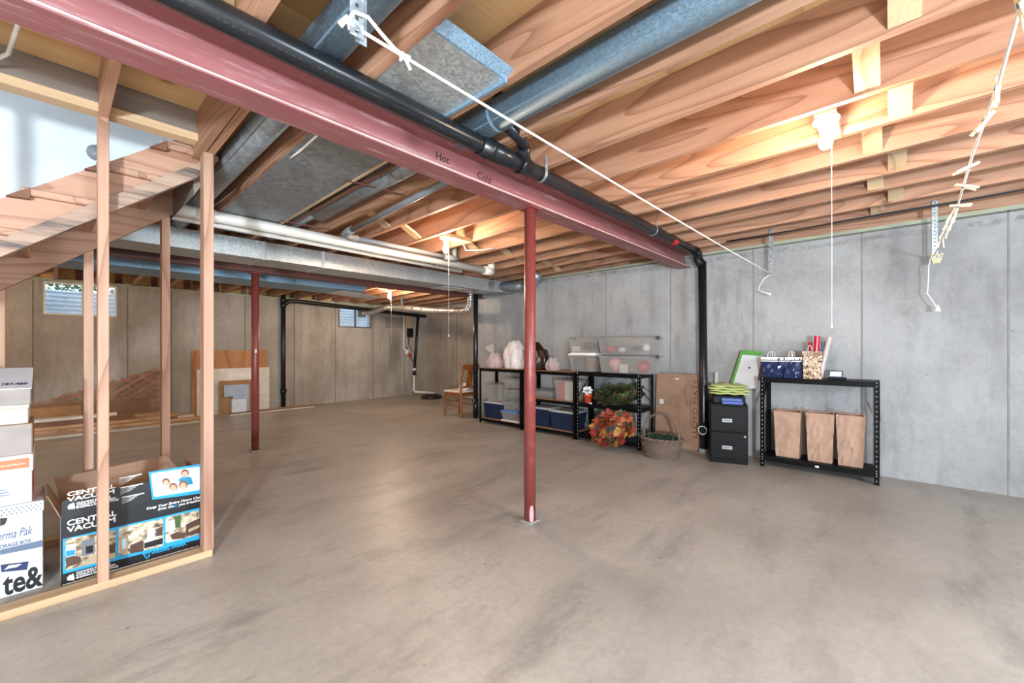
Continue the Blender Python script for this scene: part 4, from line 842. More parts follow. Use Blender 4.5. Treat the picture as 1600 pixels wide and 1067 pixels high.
wreath('dark green leaf wreath lying on the middle metal shelf', (4.95, 2.58, .60), .19, ((0, -1, 0), (1, 0, .35)), ['leaf_dark', 'leaf_dark', 'leaf_dark', 'leaf_green'], 150, .115, 6, thick=.05)
fp = thing('potted_flower', 'white flower in an orange pot on the metal shelf', 'plant', (4.82, 2.98, .50))
obj('pot', B().lathe([(0, 0), (.042, 0), (.058, .10), (.062, .10), (.062, .115), (.052, .115), (.045, .02), (0, .02)], (4.82, 2.98, .50), 20), 'pot_orange', fp)
fb_ = B(); rd = random.Random(2)
for i in range(60):
    dv = Vector((rd.gauss(0, 1), rd.gauss(0, 1), rd.gauss(.3, .8))).normalized(); maple(fb_, Vector((4.82, 2.985, .665))+dv*.025, dv+Vector((0, 0, .2)), Vector((rd.gauss(0, 1), rd.gauss(0, 1), 1)).normalized(), .045)
tag(obj('blossom', fb_, 'flower_white', fp), kind='stuff')
obj('stem', B().tube([(4.82, 2.98, .52), (4.82, 2.98, .66)], .006, 8), 'leaf_green', fp)
obj('leaf', B().add([(4.82, 2.94, .62), (4.81, 2.92, .66), (4.82, 2.925, .71), (4.83, 2.945, .67)], [(0, 1, 2, 3)]), 'leaf_green', fp)
tag(obj('white_label', B().cbox(4.756, 4.758, 2.88, 2.92, .50, .52, .0005), 'box_white'), 'small white tag on the front edge of the metal shelf under the flower pot', 'tag')
# ------------------------------------------------------------------ basket
bc = Vector((4.68, 1.93, 0))
BK = thing('wicker_basket', 'oval wicker basket with tall handle and green moss on the floor', 'basket', bc)
wv = B()
for k in range(13):
    z = .012+k*.0155; rr = .175+.045*(k/12)**.7; n = 60
    wv.tube([(bc.x+(rr*.85+.006*math.cos(15*2*PI*a/n+PI*k))*math.cos(2*PI*a/n), bc.y+(rr+.006*math.cos(15*2*PI*a/n+PI*k))*math.sin(2*PI*a/n), z) for a in range(n)], .0095, 6, closed=True)
tag(obj('weave', wv, 'wicker', BK), kind='stuff')
obj('floor', B().lathe([(0, .01), (.175, .01), (.175, .004), (0, .004)], bc, 24), 'wicker', BK).name = 'basket_base'
rb = B()
for ph in (0, PI): rb.tube([(bc.x+(.19+.011*math.cos(12*t+ph))*math.cos(t), bc.y+(.222+.011*math.cos(12*t+ph))*math.sin(t), .212+.011*math.sin(12*t+ph)) for t in [2*PI*k/96 for k in range(96)]], .011, 6, closed=True)
obj('braided_rim', rb, 'wicker', BK)
hd = B()
for ph in (0, 2.1, 4.2): hd.tube([(bc.x+.007*math.cos(30*t+ph), bc.y+(.205+.007*math.sin(30*t+ph))*math.cos(t), .20+.285*math.sin(t)**.8) for t in [PI*k/60 for k in range(61)]], .010, 6)
obj('handle', hd, 'wicker', BK)
ms = leafclump(B(), (bc.x, bc.y, .20), 1200, (.075, .09, .012), .04, rn)
tag(obj('moss', ms, 'moss'), 'green moss filling the wicker basket', 'moss')
# ------------------------------------------------------------------ cardboard mat carton
MC = thing('mat_carton', 'tall flat brown carton with a car outline leaning behind the black stack', 'box', (5.3, 1.96, 0))
def cart(u, v, d): return (5.29+.055*v/.92 - d, 2.24-u, v)
obj('carton', B().hexa([cart(0, 0, .05), cart(.56, 0, .05), cart(.56, 0, 0), cart(0, 0, 0), cart(0, .915, .05), cart(.56, .915, .05), cart(.56, .915, 0), cart(0, .915, 0)]), 'cardboard', MC)
fx = lambda v: 5.24+.055*v/.92-.0012
text('LLOYD MATS', (fx(.138)-.0006, 1.722, .138), (.0598, 0, 1), (0, 1, 0), .078, 'print_brown', MC, fit=.70)
obj('printed_line', B().add([(fx(v)-.0004, y, v) for v, y in ((.22, 1.795), (.80, 1.795), (.80, 1.800), (.22, 1.800))], [(0, 1, 2, 3)]), 'print_brown', MC)
cl = [(.50, .0), (.53, .035), (.60, .05), (.66, .075), (.74, .075), (.79, .05), (.82, .02), (.82, .0)]
def outline(pts, w):
    b = B()
    for (a, c), (a2, c2) in zip(pts, pts[1:]): b.bar((fx(a)-.0004, 1.803+c, a), (fx(a2)-.0004, 1.803+c2, a2), w, .0006, (1, 0, 0))
    return b
co_ = obj('car_outline', outline(cl, .004), 'print_brown', MC)
for vz in (.56, .76): obj('wheel_outline', outline([(vz+.025*math.cos(t), .018+.018*math.sin(t)) for t in [2*PI*k/14 for k in range(15)]], .003), 'print_brown', co_)
obj('grip_hole', B().add([(fx(.56)-.0006, 1.845, .40), (fx(.56)-.0006, 1.862, .50), (fx(.56)-.0006, 1.833, .50)], [(0, 1, 2)]), 'print_brown', MC)
for (y, z) in ((2.17, .55), (2.145, .12), (1.98, .87)): obj('paper_label', B().box(fx(z)-.002, fx(z), y-.03, y+.02, z-.03, z+.03 if z < .8 else z-.012), 'box_white', MC)
tag(obj('cardboard_tube', B().tube([(5.28, 1.52, 0), (5.36, 1.535, .95)], .022, 16), 'box_cream'), 'thin cream cardboard tube standing behind the filing cabinet', 'tube')
tag(obj('cardboard_tube', B().tube([(5.30, 1.40, .0), (5.365, 1.30, 1.03)], .02, 16), 'bag_cream'), 'slim brown patterned tube leaning behind the filing cabinet', 'tube')
# ------------------------------------------------------------------ filing cabinet
ang = math.atan2(1.10-1.447, 4.937-4.826)    # along the front, left to right
FC = thing('filing_cabinet', 'black two drawer filing cabinet beside the black stack', 'cabinet', (4.826, 1.447, 0), ang)
wC, dC, hC = .365, .40, .635; Mx = Matrix.Translation((4.826, 1.447, 0)) @ Matrix.Rotation(ang, 4, 'Z')
L = lambda b: b.tr(M=Mx)
obj('body', L(B().cbox(0, wC, .0, dC, 0, hC, .004)), 'cabinet_black', FC)
for z0, z1 in ((.05, .335), (.345, .62)):
    dr = obj('drawer', L(B().cbox(.008, wC-.008, -.016, .0, z0, z1, .005)), 'cabinet_black', FC)
    obj('handle_plate', L(B().cbox(.12, .215, -.020, -.016, (z0+z1)/2-.018-.02, (z0+z1)/2+.018-.02, .002)), 'bin_lid', dr)
    obj('label_recess', L(B().box(.13, .205, -.0212, -.0201, (z0+z1)/2-.009-.02, (z0+z1)/2+.009-.02)), 'print_grey', dr)
obj('lock', L(B().lathe([(0, .006), (.011, .005), (.013, 0)], n=14).tr(M=Matrix.Translation((wC-.03, -.016, .30)) @ Matrix.Rotation(PI/2, 4, 'X'))), 'chrome', FC)
tag(obj('document_case', L(B().cbox(.03, wC-.02, .04, dC-.04, hC, hC+.085, .01)), 'case_dark'), 'dark flat case lying on the filing cabinet', 'case')
tag(obj('notebook', L(B().cbox(.12, .32, -.005, .038, hC, hC+.03, .004)), 'book_blue'), 'lower blue notebook at the front of the filing cabinet top', 'notebook')
tag(obj('notebook', L(B().cbox(.115, .31, -.0, .038, hC+.032, hC+.064, .004)), 'book_blue'), 'upper blue notebook stacked on another at the cabinet front', 'notebook')
def cloth(b, x0, x1, y0, y1, z, amp, seed, th=.03):
    rd = random.Random(seed); n = 18; ph = [rd.uniform(0, 6) for _ in range(4)]
    f = lambda i, j: amp*(math.sin(i*.9+ph[0])+.6*math.sin(j*1.1+ph[1]+i*.4))*.5
    vs = []; fs = []
    for l in (0, 1):
        for i in range(n+1):
            for j in range(n+1):
                x = x0+(x1-x0)*i/n; y = y0+(y1-y0)*j/n; e = min(i, n-i, j, n-j)/3; rnd_ = min(1, e)
                wob = .012*math.sin(j*1.3+ph[2])*(1 if i in (0, n) else 0)
                vs.append((x+wob, y+.012*math.sin(i*1.1+ph[3])*(1 if j in (0, n) else 0), z+(th*(.55+.45*rnd_) if l else th*.5*(1-rnd_))+f(i, j)*.6))
    m_ = (n+1)**2
    for i in range(n):
        for j in range(n):
            a = i*(n+1)+j; q4 = (a, a+n+1, a+n+2, a+1); fs += [tuple(reversed(q4)), tuple(m_+k for k in q4)]
    rim = [i*(n+1) for i in range(n+1)]+[n*(n+1)+j for j in range(1, n+1)]+[i*(n+1)+n for i in range(n-1, -1, -1)]+[j for j in range(n-1, 0, -1)]
    for k in range(len(rim)): a, c = rim[k], rim[(k+1) % len(rim)]; fs.append((a, c, c+m_, a+m_))
    return b.add(vs, fs, True)
TW = thing('folded_cloths', 'heap of folded pale lime cloths on the dark case', 'cloth', (5.0, 1.35, hC+.085))
for k, (dx, dy, s1) in enumerate(((0, 0, 1), (.01, .02, 2), (-.012, .01, 3), (.02, .03, 4))):
    obj('cloth_fold', L(cloth(B(), .0+dx, wC+.02+dx*1.5-.04*(k == 3), .02+dy, dC-.06+dy, hC+.094+k*.026, .014, s1, .026)), 'towel_green', TW)
WP = thing('calendar_pack', 'white packaged pad with a green top strip leaning against the wall', 'pad', (5.3, 1.15, .7))
a_ = atX(1142, 605, 5.30); b1 = atX(1160, 547, 5.34); c1 = atX(1192, 549, 5.34); d1 = atX(1182, 607, 5.30)
th_ = Vector((-.02, 0, 0))
obj('pad', B().hexa([a_, d1, d1+th_, a_+th_, b1, c1, c1+th_, b1+th_]), 'box_white', WP)
e1, e2 = b1.lerp(c1, -.03), b1.lerp(c1, 1.02); dn = (a_-b1)*.12
obj('top_strip', B().hexa([e1+dn, e2+dn, e2+dn+th_*1.15, e1+dn+th_*1.15, e1, e2, e2+th_*1.15, e1+th_*1.15]), 'green_plastic', WP)
l0, l1 = b1.lerp(c1, -.04), b1.lerp(c1, .09)
obj('side_strip', B().hexa([l0+(a_-b1), l1+(a_-b1), l1+(a_-b1)+th_*1.2, l0+(a_-b1)+th_*1.2, l0, l1, l1+th_*1.2, l0+th_*1.2]), 'green_plastic', WP)
mid = (a_+b1+c1+d1)/4; obj('blue_seal', ball(B(), mid+Vector((-.022, -.02, .02)), .014, 12, .7), 'print_navy', WP)
# ------------------------------------------------------------------ bags on the right shelf
zs = .932
def bag(name, label, xc, ya, yb_, z0, h, d, mat, cat='bag', flare=.10, handles=None, hmat='rope', band=None, rot=0.0, dent=.006, seed=1):
    rd = random.Random(seed); yc = (ya+yb_)/2; w = abs(ya-yb_); r = thing(name, label, cat, (xc, yc, z0), rot)
    Mb = Matrix.Translation((xc, yc, z0)) @ Matrix.Rotation(rot, 4, 'Z')
    n = 8; m_ = 6; vs = []; fs = []
    def ringpt(t):
        k = 1-flare*(1-t); hw, hd = w/2*k, d/2*k; out = []
        for q in range(n): out.append((-hd, hw-2*hw*q/n))
        for q in range(m_): g = -.016*math.sin(PI*q/m_)*t; out.append((-hd+2*hd*q/m_, -hw-g))
        for q in range(n): out.append((hd, -hw+2*hw*q/n))
        for q in range(m_): g = -.016*math.sin(PI*q/m_)*t; out.append((hd-2*hd*q/m_, hw+g))
        return out
    rows = 9
    for i in range(rows+1):
        t = i/rows
        for x, y in ringpt(t): vs.append((x+rd.uniform(-dent, dent)*(0 < t < 1), y+rd.uniform(-dent, dent)*.5*(0 < t < 1), h*t))
    N_ = len(ringpt(0))
    for i in range(rows):
        for j in range(N_): fs.append((i*N_+j, i*N_+(j+1) % N_, (i+1)*N_+(j+1) % N_, (i+1)*N_+j))
    fs.append(tuple(range(N_)))
    body = B().add(vs, fs); 
    # inner wall so that the paper has thickness
    iv = [(x*.97, y*.975, z+.004 if z < .01 else z) for x, y, z in vs]; body.add(iv, [tuple(reversed(f)) for f in fs])
    obj('body', body.tr(M=Mb), mat, r)
    if band:
        bb = B()
        for z0_, z1_, m2 in band:
            vv = [(x*1.012, y*1.012, zz) for zz in (z0_, z1_) for x, y in ringpt(1)]
            obj('top_band', B().add(vv, [(j, (j+1) % N_, N_+(j+1) % N_, N_+j) for j in range(N_)]).tr(M=Mb), m2, r)
    if handles == 'cord':
        for sx in (-1, 1):
            obj('handle', B().tube([(sx*d/2*.99, w*.22, h-.02), (sx*d/2, w*.20, h+.04), (sx*d/2, w*.12, h+.062), (sx*d/2, w*.02, h+.045), (sx*d/2*.99, 0, h-.02)], .003, 6).tr((0, 0, 0)).tr(M=Mb), hmat, r)
    if handles == 'paper':
        for sg in (-1, 1):
            y_ = sg*(w/2-.012); hx = d*.16
            obj('handle', B().bar((-hx, y_, h-.02), (-hx, y_, h+.03), .016, .003, (0, 1, 0)).bar((hx, y_, h-.02), (hx, y_, h+.03), .016, .003, (0, 1, 0)).bar((-hx-.008, y_, h+.034), (hx+.008, y_, h+.034), .003, .012, (0, 0, 1)).tr(M=Mb), 'kraft', r)
    return r
xg = 5.14
bag('gift_bag', 'glossy navy gift bag with white rim next to the green-striped pad', xg, yx(1189, xg-.07), yx(1226, xg-.07), zs, .21, .13, 'giftbag_blue', handles='cord', band=((.185, .21, 'lid_white'), (.165, .175, 'lid_white')), seed=3, flare=.16)
bag('gift_bag', 'glossy navy gift bag with white rim touching the patterned bag', xg, yx(1224.5, xg-.07), yx(1252.5, xg-.07), zs, .212, .13, 'giftbag_blue', handles='cord', band=((.187, .212, 'lid_white'), (.167, .177, 'lid_white')), seed=4, flare=.05)
bag('gift_bag', 'tall gold and black patterned gift bag holding rolls of wrapping paper', xg+.01, yx(1253.5, xg-.07), yx(1285, xg-.07), zs, .275, .17, 'damask', handles='cord', seed=5, flare=.10, dent=.003)
pg = [yx(u, 5.15) for u in (1283, 1273, 1287, 1302)]
def roll(label, x, y, dx, dy, z1, r, mat):
    rr = thing('wrapping_roll', label, 'paper roll', (x, y, zs+.01))
    a, b_ = Vector((x, y, zs+.012)), Vector((x+dx, y+dy, z1))
    obj('paper', B().tube([a, b_], r, 18, cap=False), mat, rr); obj('core', B().tube([a, b_], r*.7, 14), 'bag_cream', rr)
yb3 = (yx(1253.5, 5.07)+yx(1285, 5.07))/2
roll('red metallic wrapping roll standing in the patterned bag', 5.12, yb3-.015, 0, -.02, 1.36, .024, 'foil_red')
roll('red speckled wrapping roll just behind the red metallic roll', 5.17, yb3+.02, 0, .005, 1.30, .018, 'print_red')
roll('blue and white wrapping roll between the red and silver rolls', 5.165, yb3-.05, .01, -.03, 1.305, .016, 'print_dotblue')
roll('silver foil wrapping roll leaning out of the patterned bag', 5.13, yb3-.055, .03, -.075, 1.345, .024, 'foil_silver')
AD = thing('desk_device', 'small dark device with a pale tilted screen on the shelf beside the patterned bag', 'device', (5.13, .38, zs))
obj('base', B().cbox(5.07, 5.2, .30, .44, zs, zs+.022, .006), 'case_dark', AD)
obj('screen', B().hexa([(5.10, .325, zs+.022), (5.12, .325, zs+.022), (5.12, .435, zs+.022), (5.10, .435, zs+.022), (5.135, .325, zs+.085), (5.155, .325, zs+.085), (5.155, .435, zs+.085), (5.135, .435, zs+.085)]), 'handle_dark', AD)
obj('screen_glass', B().add([(5.1042, .335, zs+.032), (5.1042, .425, zs+.032), (5.1302, .425, zs+.078), (5.1302, .335, zs+.078)], [(0, 1, 2, 3)]), 'print_sky', AD)
zl2 = .115
for i, (pa, pb, hh, lab) in enumerate(((1209, 1252, .47, 'open brown paper shopping bag nearest the filing cabinet on the low shelf'), (1259, 1304, .48, 'open brown paper shopping bag between two others on the low shelf'), (1306, 1352, .485, 'open brown paper shopping bag at the far end from the filing cabinet'))):
    bag('paper_bag', lab, 5.17, yx(pa, 5.09), yx(pb, 5.09), zl2, hh, .19, 'kraft', handles='paper', seed=10+i, flare=.16, dent=.005)
tag(obj('sticker', B().box(4.9975, 4.9985, .50, .53, .075, .095), 'box_white', SR), None)
# ------------------------------------------------------------------ chair
CH = thing('dining_chair', 'brown wooden chair with pale padded seat beside the black pipes', 'chair', (5.02, 5.81, 0))
cx0, cx1, cy0, cy1 = 4.85, 5.19, 5.59, 6.03
cw = WOOD['chair', 2]
for x in (cx0, cx1):
    obj('leg', B().tube([(x, cy1, 0), (x, cy1-.015, .12), (x, cy1-.01, .42)], [.013, .016, .02], 8), cw, CH)
    obj('back_leg', B().tube([(x, cy0-.05, 0), (x, cy0-.005, .22), (x, cy0, .44), (x, cy0-.03, .70), (x, cy0-.075, .93)], [.016, .018, .020, .018, .016], 8), cw, CH)
    obj('side_stretcher', B().tube([(x, cy0-.01, .20), (x, cy1-.012, .20)], .009, 8).tube([(x, cy0-.01, .29), (x, cy1-.012, .29)], .009, 8), cw, CH)
obj('seat_rail', B().cbox(cx0-.015, cx1+.015, cy0-.015, cy1+.005, .375, .435, .006), WOOD['chair', 0], CH)
obj('seat', B().cbox(cx0-.02, cx1+.02, cy0+.01, cy1+.02, .435, .465, .012), 'cushion', CH)
obj('front_stretcher', B().tube([(cx0, cy1-.012, .25), (cx1, cy1-.012, .25)], .009, 8), cw, CH)
obj('crest_rail', B().hexa([(cx0-.02, cy0-.082, .84), (cx1+.02, cy0-.082, .84), (cx1+.02, cy0-.054, .84), (cx0-.02, cy0-.054, .84), (cx0-.02, cy0-.098, .935), (cx1+.02, cy0-.098, .935), (cx1+.02, cy0-.070, .935), (cx0-.02, cy0-.070, .935)]), WOOD['chair', 0], CH)
obj('lower_rail', B().box(cx0, cx1, cy0-.02, cy0+.0, .52, .55), WOOD['chair', 0], CH)
obj('splat', B().hexa([(4.96, cy0-.02, .54), (5.08, cy0-.02, .54), (5.08, cy0-.006, .54), (4.96, cy0-.006, .54), (4.96, cy0-.078, .85), (5.08, cy0-.078, .85), (5.08, cy0-.064, .85), (4.96, cy0-.064, .85)]), cw, CH)
blob('small crumpled white bag on the chair seat', (5.05, 5.73, .466), .09, .08, .12, 'bag_white', 21, top=.6)
# ------------------------------------------------------------------ stacked boxes behind the stud wall
YS = 3.27
def xy_(px): return atY(px, 542, YS).x
def zy_(px, py, Y=YS): return atY(px, py, Y).z
XA = -.62
def carton(name, label, x1, z0, z1, d, mat, side=None, lid=None, y0=YS, x0=XA, lidmat=None, gap=.004):
    r = thing(name, label, 'box', ((x0+x1)/2, y0+d/2, z0))
    zl_ = z1-(lid or 0)
    obj('body', B().cbox(x0, x1, y0, y0+d, z0, zl_ if lid else z1, .003), mat, r)
    if side: obj('side_panel', B().box(x1-.0005, x1+.0008, y0+.006, y0+d-.006, z0+.004, zl_-.004), side, r)
    if lid: obj('lid', B().cbox(x0-gap, x1+gap, y0-gap, y0+d+gap, zl_-.0, z1, .003), lidmat or mat, r)
    return r
z1_, z2_, z3_ = zy_(67, 868), zy_(67, 781), zy_(50, 709); z4_, z5_, z6_ = zy_(51, 661), zy_(44, 632), zy_(48, 606)
xr1 = xy_(67)
def face(px, py, Y=YS, off=.0012): p_ = atY(px, py, Y-off); return p_
def quadf(pts, mat, par, name, Y=YS, off=.0012): return obj(name, B().add([face(a, c, Y, off) for a, c in pts], [tuple(range(len(pts)))]), mat, par)
bx1 = carton('mail_box_carton', 'white cardboard box with big black letters and a blue emblem, lowest of its stack', xr1, 0, z1_, .36, 'box_white', 'cardboard_grey')
quadf([(2, 894), (1, 882.5), (45, 877), (42, 890)], 'print_navy', bx1, 'emblem_panel')
quadf([(6, 891), (14, 883), (34, 881), (26, 886), (14, 888)], 'print_white', bx1, 'emblem_bird', off=.002)
text('te&', (xr1-.004, YS, .014), (1, 0, 0), (0, 0, 1), .15, 'print_black', bx1, bold=.004, fit=xr1-xy_(1)-.006, align='RIGHT')
bx2 = carton('storage_box', 'cream storage box with blue script lettering and a patterned lid', xr1, z1_, z2_, .36, 'box_cream', 'print_dotblue', zy_(67, 781)-zy_(67, 797), lidmat='print_pattern')
text('Perma Pak', (xy_(49), YS, zy_(40, 836)), (1, 0, .0), (0, 0, 1), .062, 'print_blue', bx2, align='RIGHT', shear=.35, fit=xy_(49)-xy_(-14))
text('STORAGE BOX', (xy_(49), YS, zy_(40, 848.5)), (1, 0, 0), (0, 0, 1), .026, 'print_blue', bx2, align='RIGHT', bold=.0006, fit=xy_(49)-xy_(-11))
quadf([(0, 867), (0, 859), (66.5, 843.5), (66.5, 854)], 'print_dotblue', bx2, 'printed_band')
quadf([(0, 822), (0, 810), (12, 809), (8, 819)], 'print_black', bx2, 'hand_hole')
# dotted lid pattern
db = B(); zl0 = zy_(67, 795); 
for i in range(34):
    for j in range(3):
        x = xr1-.008-i*.016-(j % 2)*.008; z = zl0+.006+j*.013
        if x > XA: db.add([(x-.004, YS-.0055, z), (x, YS-.0055, z-.004), (x+.004, YS-.0055, z), (x, YS-.0055, z+.004)], [(0, 1, 2, 3)])
lidp = [c for c in bx2.children if c.name.startswith('lid')][0]
tag(obj('dot_pattern', db, 'print_dotblue', lidp), kind='stuff')
bx3 = carton('file_box', 'white file box with an orange label on its lid', xy_(50), z2_, z3_, .33, 'box_white', 'print_red', zy_(50, 709)-zy_(50, 736), y0=YS+.01)
quadf([(-12, 737), (-12, 723), (45.5, 714.5), (45.5, 730)], 'print_orange', bx3, 'orange_label', YS+.004)
text('Storage/Filing Box', (xy_(40), YS+.0035, zy_(30, 726)), (1, 0, .0), (0, 0, 1), .011, 'print_white', bx3, align='RIGHT')
for k in range(3): quadf([(-8, 776-k*4+1), (-8, 775-k*4+.5), (16-k*2, 772.5-k*4), (16-k*2, 773.5-k*4)], 'print_blue', bx3, 'fine_print', YS+.01)
bx4 = carton('plain_carton', 'plain grey-fronted cardboard box on the orange-labelled box', xy_(51), z3_, z4_, .34, 'cardboard', None, y0=YS+.005)
obj('front_panel', B().box(XA+.004, xy_(51)-.004, YS+.0035, YS+.006, z3_+.004, z4_-.004), 'cardboard_grey', bx4)
bx5 = carton('shallow_box', 'shallow cream-white lidded box under the numbered box', xy_(44), z4_, z5_, .30, 'box_cream', None, .018, y0=YS+.02)
bx6 = thing('numbered_box', 'white box top marked with a dark number, topmost of its stack', 'box', (-.3, YS+.15, z5_))
obj('body', B().cbox(XA, xy_(48), YS+.012, YS+.27, z5_, z6_, .003), 'cardboard_grey', bx6)
lz = lambda y: z6_ + .36*(y-YS-.008)
obj('lid', B().hexa([(XA-.004, YS+.008, z6_-.004), (xy_(48)+.004, YS+.008, z6_-.004), (xy_(48)+.004, YS+.274, lz(YS+.274)-.02), (XA-.004, YS+.274, lz(YS+.274)-.02), (XA-.004, YS+.008, z6_), (xy_(48)+.004, YS+.008, z6_), (xy_(48)+.004, YS+.274, lz(YS+.274)), (XA-.004, YS+.274, lz(YS+.274))]), 'box_white', bx6)
obj('lid_side', B().prism([(YS+.012, z6_-.006), (YS+.27, z6_-.006), (YS+.27, lz(YS+.27)-.02)], lambda u, v, d: (d, u, v), xy_(48)-.01, xy_(48)), 'box_white', bx6)
text('187-460', (xy_(48)-.012, YS+.05, lz(YS+.05)+.0003), (1, 0, 0), (0, 1, .36), .042, 'print_navy', bx6, align='RIGHT', bold=.0008, fit=xy_(46)-xy_(6))
# ------------------------------------------------------------------ central vacuum carton
VX0, VX1, VY = .04, .64, 3.215; VZ = .345; VD = .40
VB = thing('vacuum_carton', 'open black printed carton reading central vacuum behind the stud wall', 'box', ((VX0+VX1)/2, VY+VD/2, 0))
t_ = .004
obj('front_panel', B().box(VX0, VX1, VY, VY+t_, 0, VZ), 'print_black', VB)
obj('back_panel', B().box(VX0, VX1, VY+VD-t_, VY+VD, 0, VZ), 'cardboard', VB)
obj('side_panel', B().box(VX0, VX0+t_, VY+t_, VY+VD-t_, 0, VZ), 'box_white', VB)
obj('side_panel', B().box(VX1-t_, VX1, VY+t_, VY+VD-t_, 0, VZ), 'box_white', VB)
obj('bottom_panel', B().box(VX0+t_, VX1-t_, VY+t_, VY+VD-t_, 0, t_), 'cardboard', VB)
FPANEL = [c for c in VB.children if c.name.startswith('front_panel')][-1]
FF = obj('front_flap', B().hexa([(VX0, VY, VZ), (VX1, VY, VZ), (VX1, VY+t_, VZ), (VX0, VY+t_, VZ), (VX0+.004, VY+.004, VZ+.095), (VX1, VY+.004, VZ+.135), (VX1, VY+.008, VZ+.135), (VX0+.004, VY+.008, VZ+.095)]), 'print_black', VB)
obj('flap_lining', B().hexa([(VX0, VY+t_, VZ), (VX1, VY+t_, VZ), (VX1, VY+.0055, VZ), (VX0, VY+.0055, VZ), (VX0+.004, VY+.008, VZ+.095), (VX1, VY+.008, VZ+.135), (VX1, VY+.0095, VZ+.135), (VX0+.004, VY+.0095, VZ+.095)]), 'cardboard', VB)
obj('back_flap', B().hexa([(VX0, VY+VD, VZ), (VX1, VY+VD, VZ), (VX1, VY+VD+t_, VZ), (VX0, VY+VD+t_, VZ), (VX0-.02, VY+VD+.10, VZ+.115), (VX1-.1, VY+VD+.10, VZ+.155), (VX1-.1, VY+VD+.104, VZ+.155), (VX0-.02, VY+VD+.104, VZ+.115)]), 'cardboard', VB)
obj('side_flap', B().hexa([(VX0, VY+.01, VZ), (VX0+t_, VY+.01, VZ), (VX0+t_, VY+VD-.01, VZ), (VX0, VY+VD-.01, VZ), (VX0-.05, VY+.03, VZ+.13), (VX0-.05+t_, VY+.03, VZ+.13), (VX0-.05+t_, VY+VD-.03, VZ+.12), (VX0-.05, VY+VD-.03, VZ+.12)]), 'cardboard', VB)
obj('side_flap', B().hexa([(VX1-t_, VY+.01, VZ), (VX1, VY+.01, VZ), (VX1, VY+VD-.01, VZ), (VX1-t_, VY+VD-.01, VZ), (VX1-.02, VY+.04, VZ+.13), (VX1-.02+t_, VY+.04, VZ+.13), (VX1-.02+t_, VY+VD-.03, VZ+.17), (VX1-.02, VY+VD-.03, VZ+.17)]), 'cardboard', VB)
def cp(cx, cy): return (80+cx/4.848, 700+cy/4.848)
def pq(pts, mat, par, name, off): return quadf([cp(*q) for q in pts], mat, par, name, VY, off)
def rquad(p00, p10, p11, p01, rad=.06):     # rounded quad in crop coordinates, corners clockwise
    c = [Vector(p) for p in (p00, p10, p11, p01)]; out = []
    for i in range(4):
        a, b_, d_ = c[i-1], c[i], c[(i+1) % 4]
        la = (a-b_).normalized()*14; ld = (d_-b_).normalized()*14
        out += [tuple(b_+la), tuple(b_+la*.3+ld*.3), tuple(b_+ld)]
    return out
# white bottom edge and cyan sweep
pq([(85, 1035), (85, 1050), (1118, 752), (1118, 735)], 'print_white', FPANEL, 'bottom_border', .0012)
pq([(88, 690), (480, 600), (860, 515), (1122, 452), (1122, 690), (88, 955)], 'print_cyan', FPANEL, 'photo_frame', .0012)
PH = []
for q in (((108, 690), (488, 622), (490, 830), (108, 928)), ((510, 605), (848, 533), (850, 742), (510, 820)), ((866, 525), (1122, 470), (1122, 655), (866, 722))):
    PH.append(pq(rquad(*q), 'print_room', FPANEL, 'room_photo', .002))
def sub_(pts, mat, name, off=.0028, par=FPANEL): return pq(pts, mat, par, name, off)
# first room
sub_([(112, 735), (185, 722), (185, 812), (112, 828)], 'print_sky', 'photo_window'); sub_([(112, 780), (180, 768), (180, 808), (112, 822)], 'print_teal', 'photo_garden', .0034)
sub_([(230, 700), (330, 680), (330, 800), (230, 822)], 'print_grey', 'photo_fireplace'); sub_([(262, 745), (318, 735), (318, 790), (262, 800)], 'print_black', 'photo_firebox', .0034)
sub_([(112, 845), (170, 815), (225, 825), (220, 870), (112, 905)], 'print_brown', 'photo_sofa', .0034); sub_([(200, 900), (330, 800), (485, 770), (485, 825)], 'print_tan', 'photo_floor', .003)
sub_([(440, 735), (485, 726), (485, 790), (440, 800)], 'print_brown', 'photo_piano', .0034)
# second room
sub_([(520, 680), (580, 645), (582, 790), (520, 806)], 'print_tan', 'photo_arch'); sub_([(536, 690), (570, 680), (570, 760), (536, 768)], 'print_sky', 'photo_doorway', .0034)
sub_([(598, 735), (700, 700), (700, 780), (598, 800)], 'print_brown', 'photo_sofa', .0034); sub_([(730, 630), (770, 605), (800, 630), (800, 690), (720, 705)], 'print_sky', 'photo_hood', .0034)
sub_([(705, 720), (845, 680), (845, 725), (705, 760)], 'print_black', 'photo_counter', .0034); sub_([(785, 620), (845, 590), (845, 660), (785, 672)], 'print_brown', 'photo_cabinet', .0034)
# third room
sub_([(866, 560), (935, 540), (940, 620), (866, 640)], 'print_sky', 'photo_curtain'); sub_([(900, 660), (950, 635), (1015, 640), (1010, 680), (920, 695)], 'print_brown', 'photo_ottoman', .0034)
sub_([(1020, 580), (1122, 530), (1122, 640), (1020, 670)], 'print_brown', 'photo_armchair', .003); sub_([(1040, 615), (1122, 580), (1122, 600), (1040, 640)], 'print_tan', 'photo_throw', .0036)
sub_([(935, 520), (985, 505), (980, 600), (940, 605)], 'leaf_green', 'photo_plant', .0032)
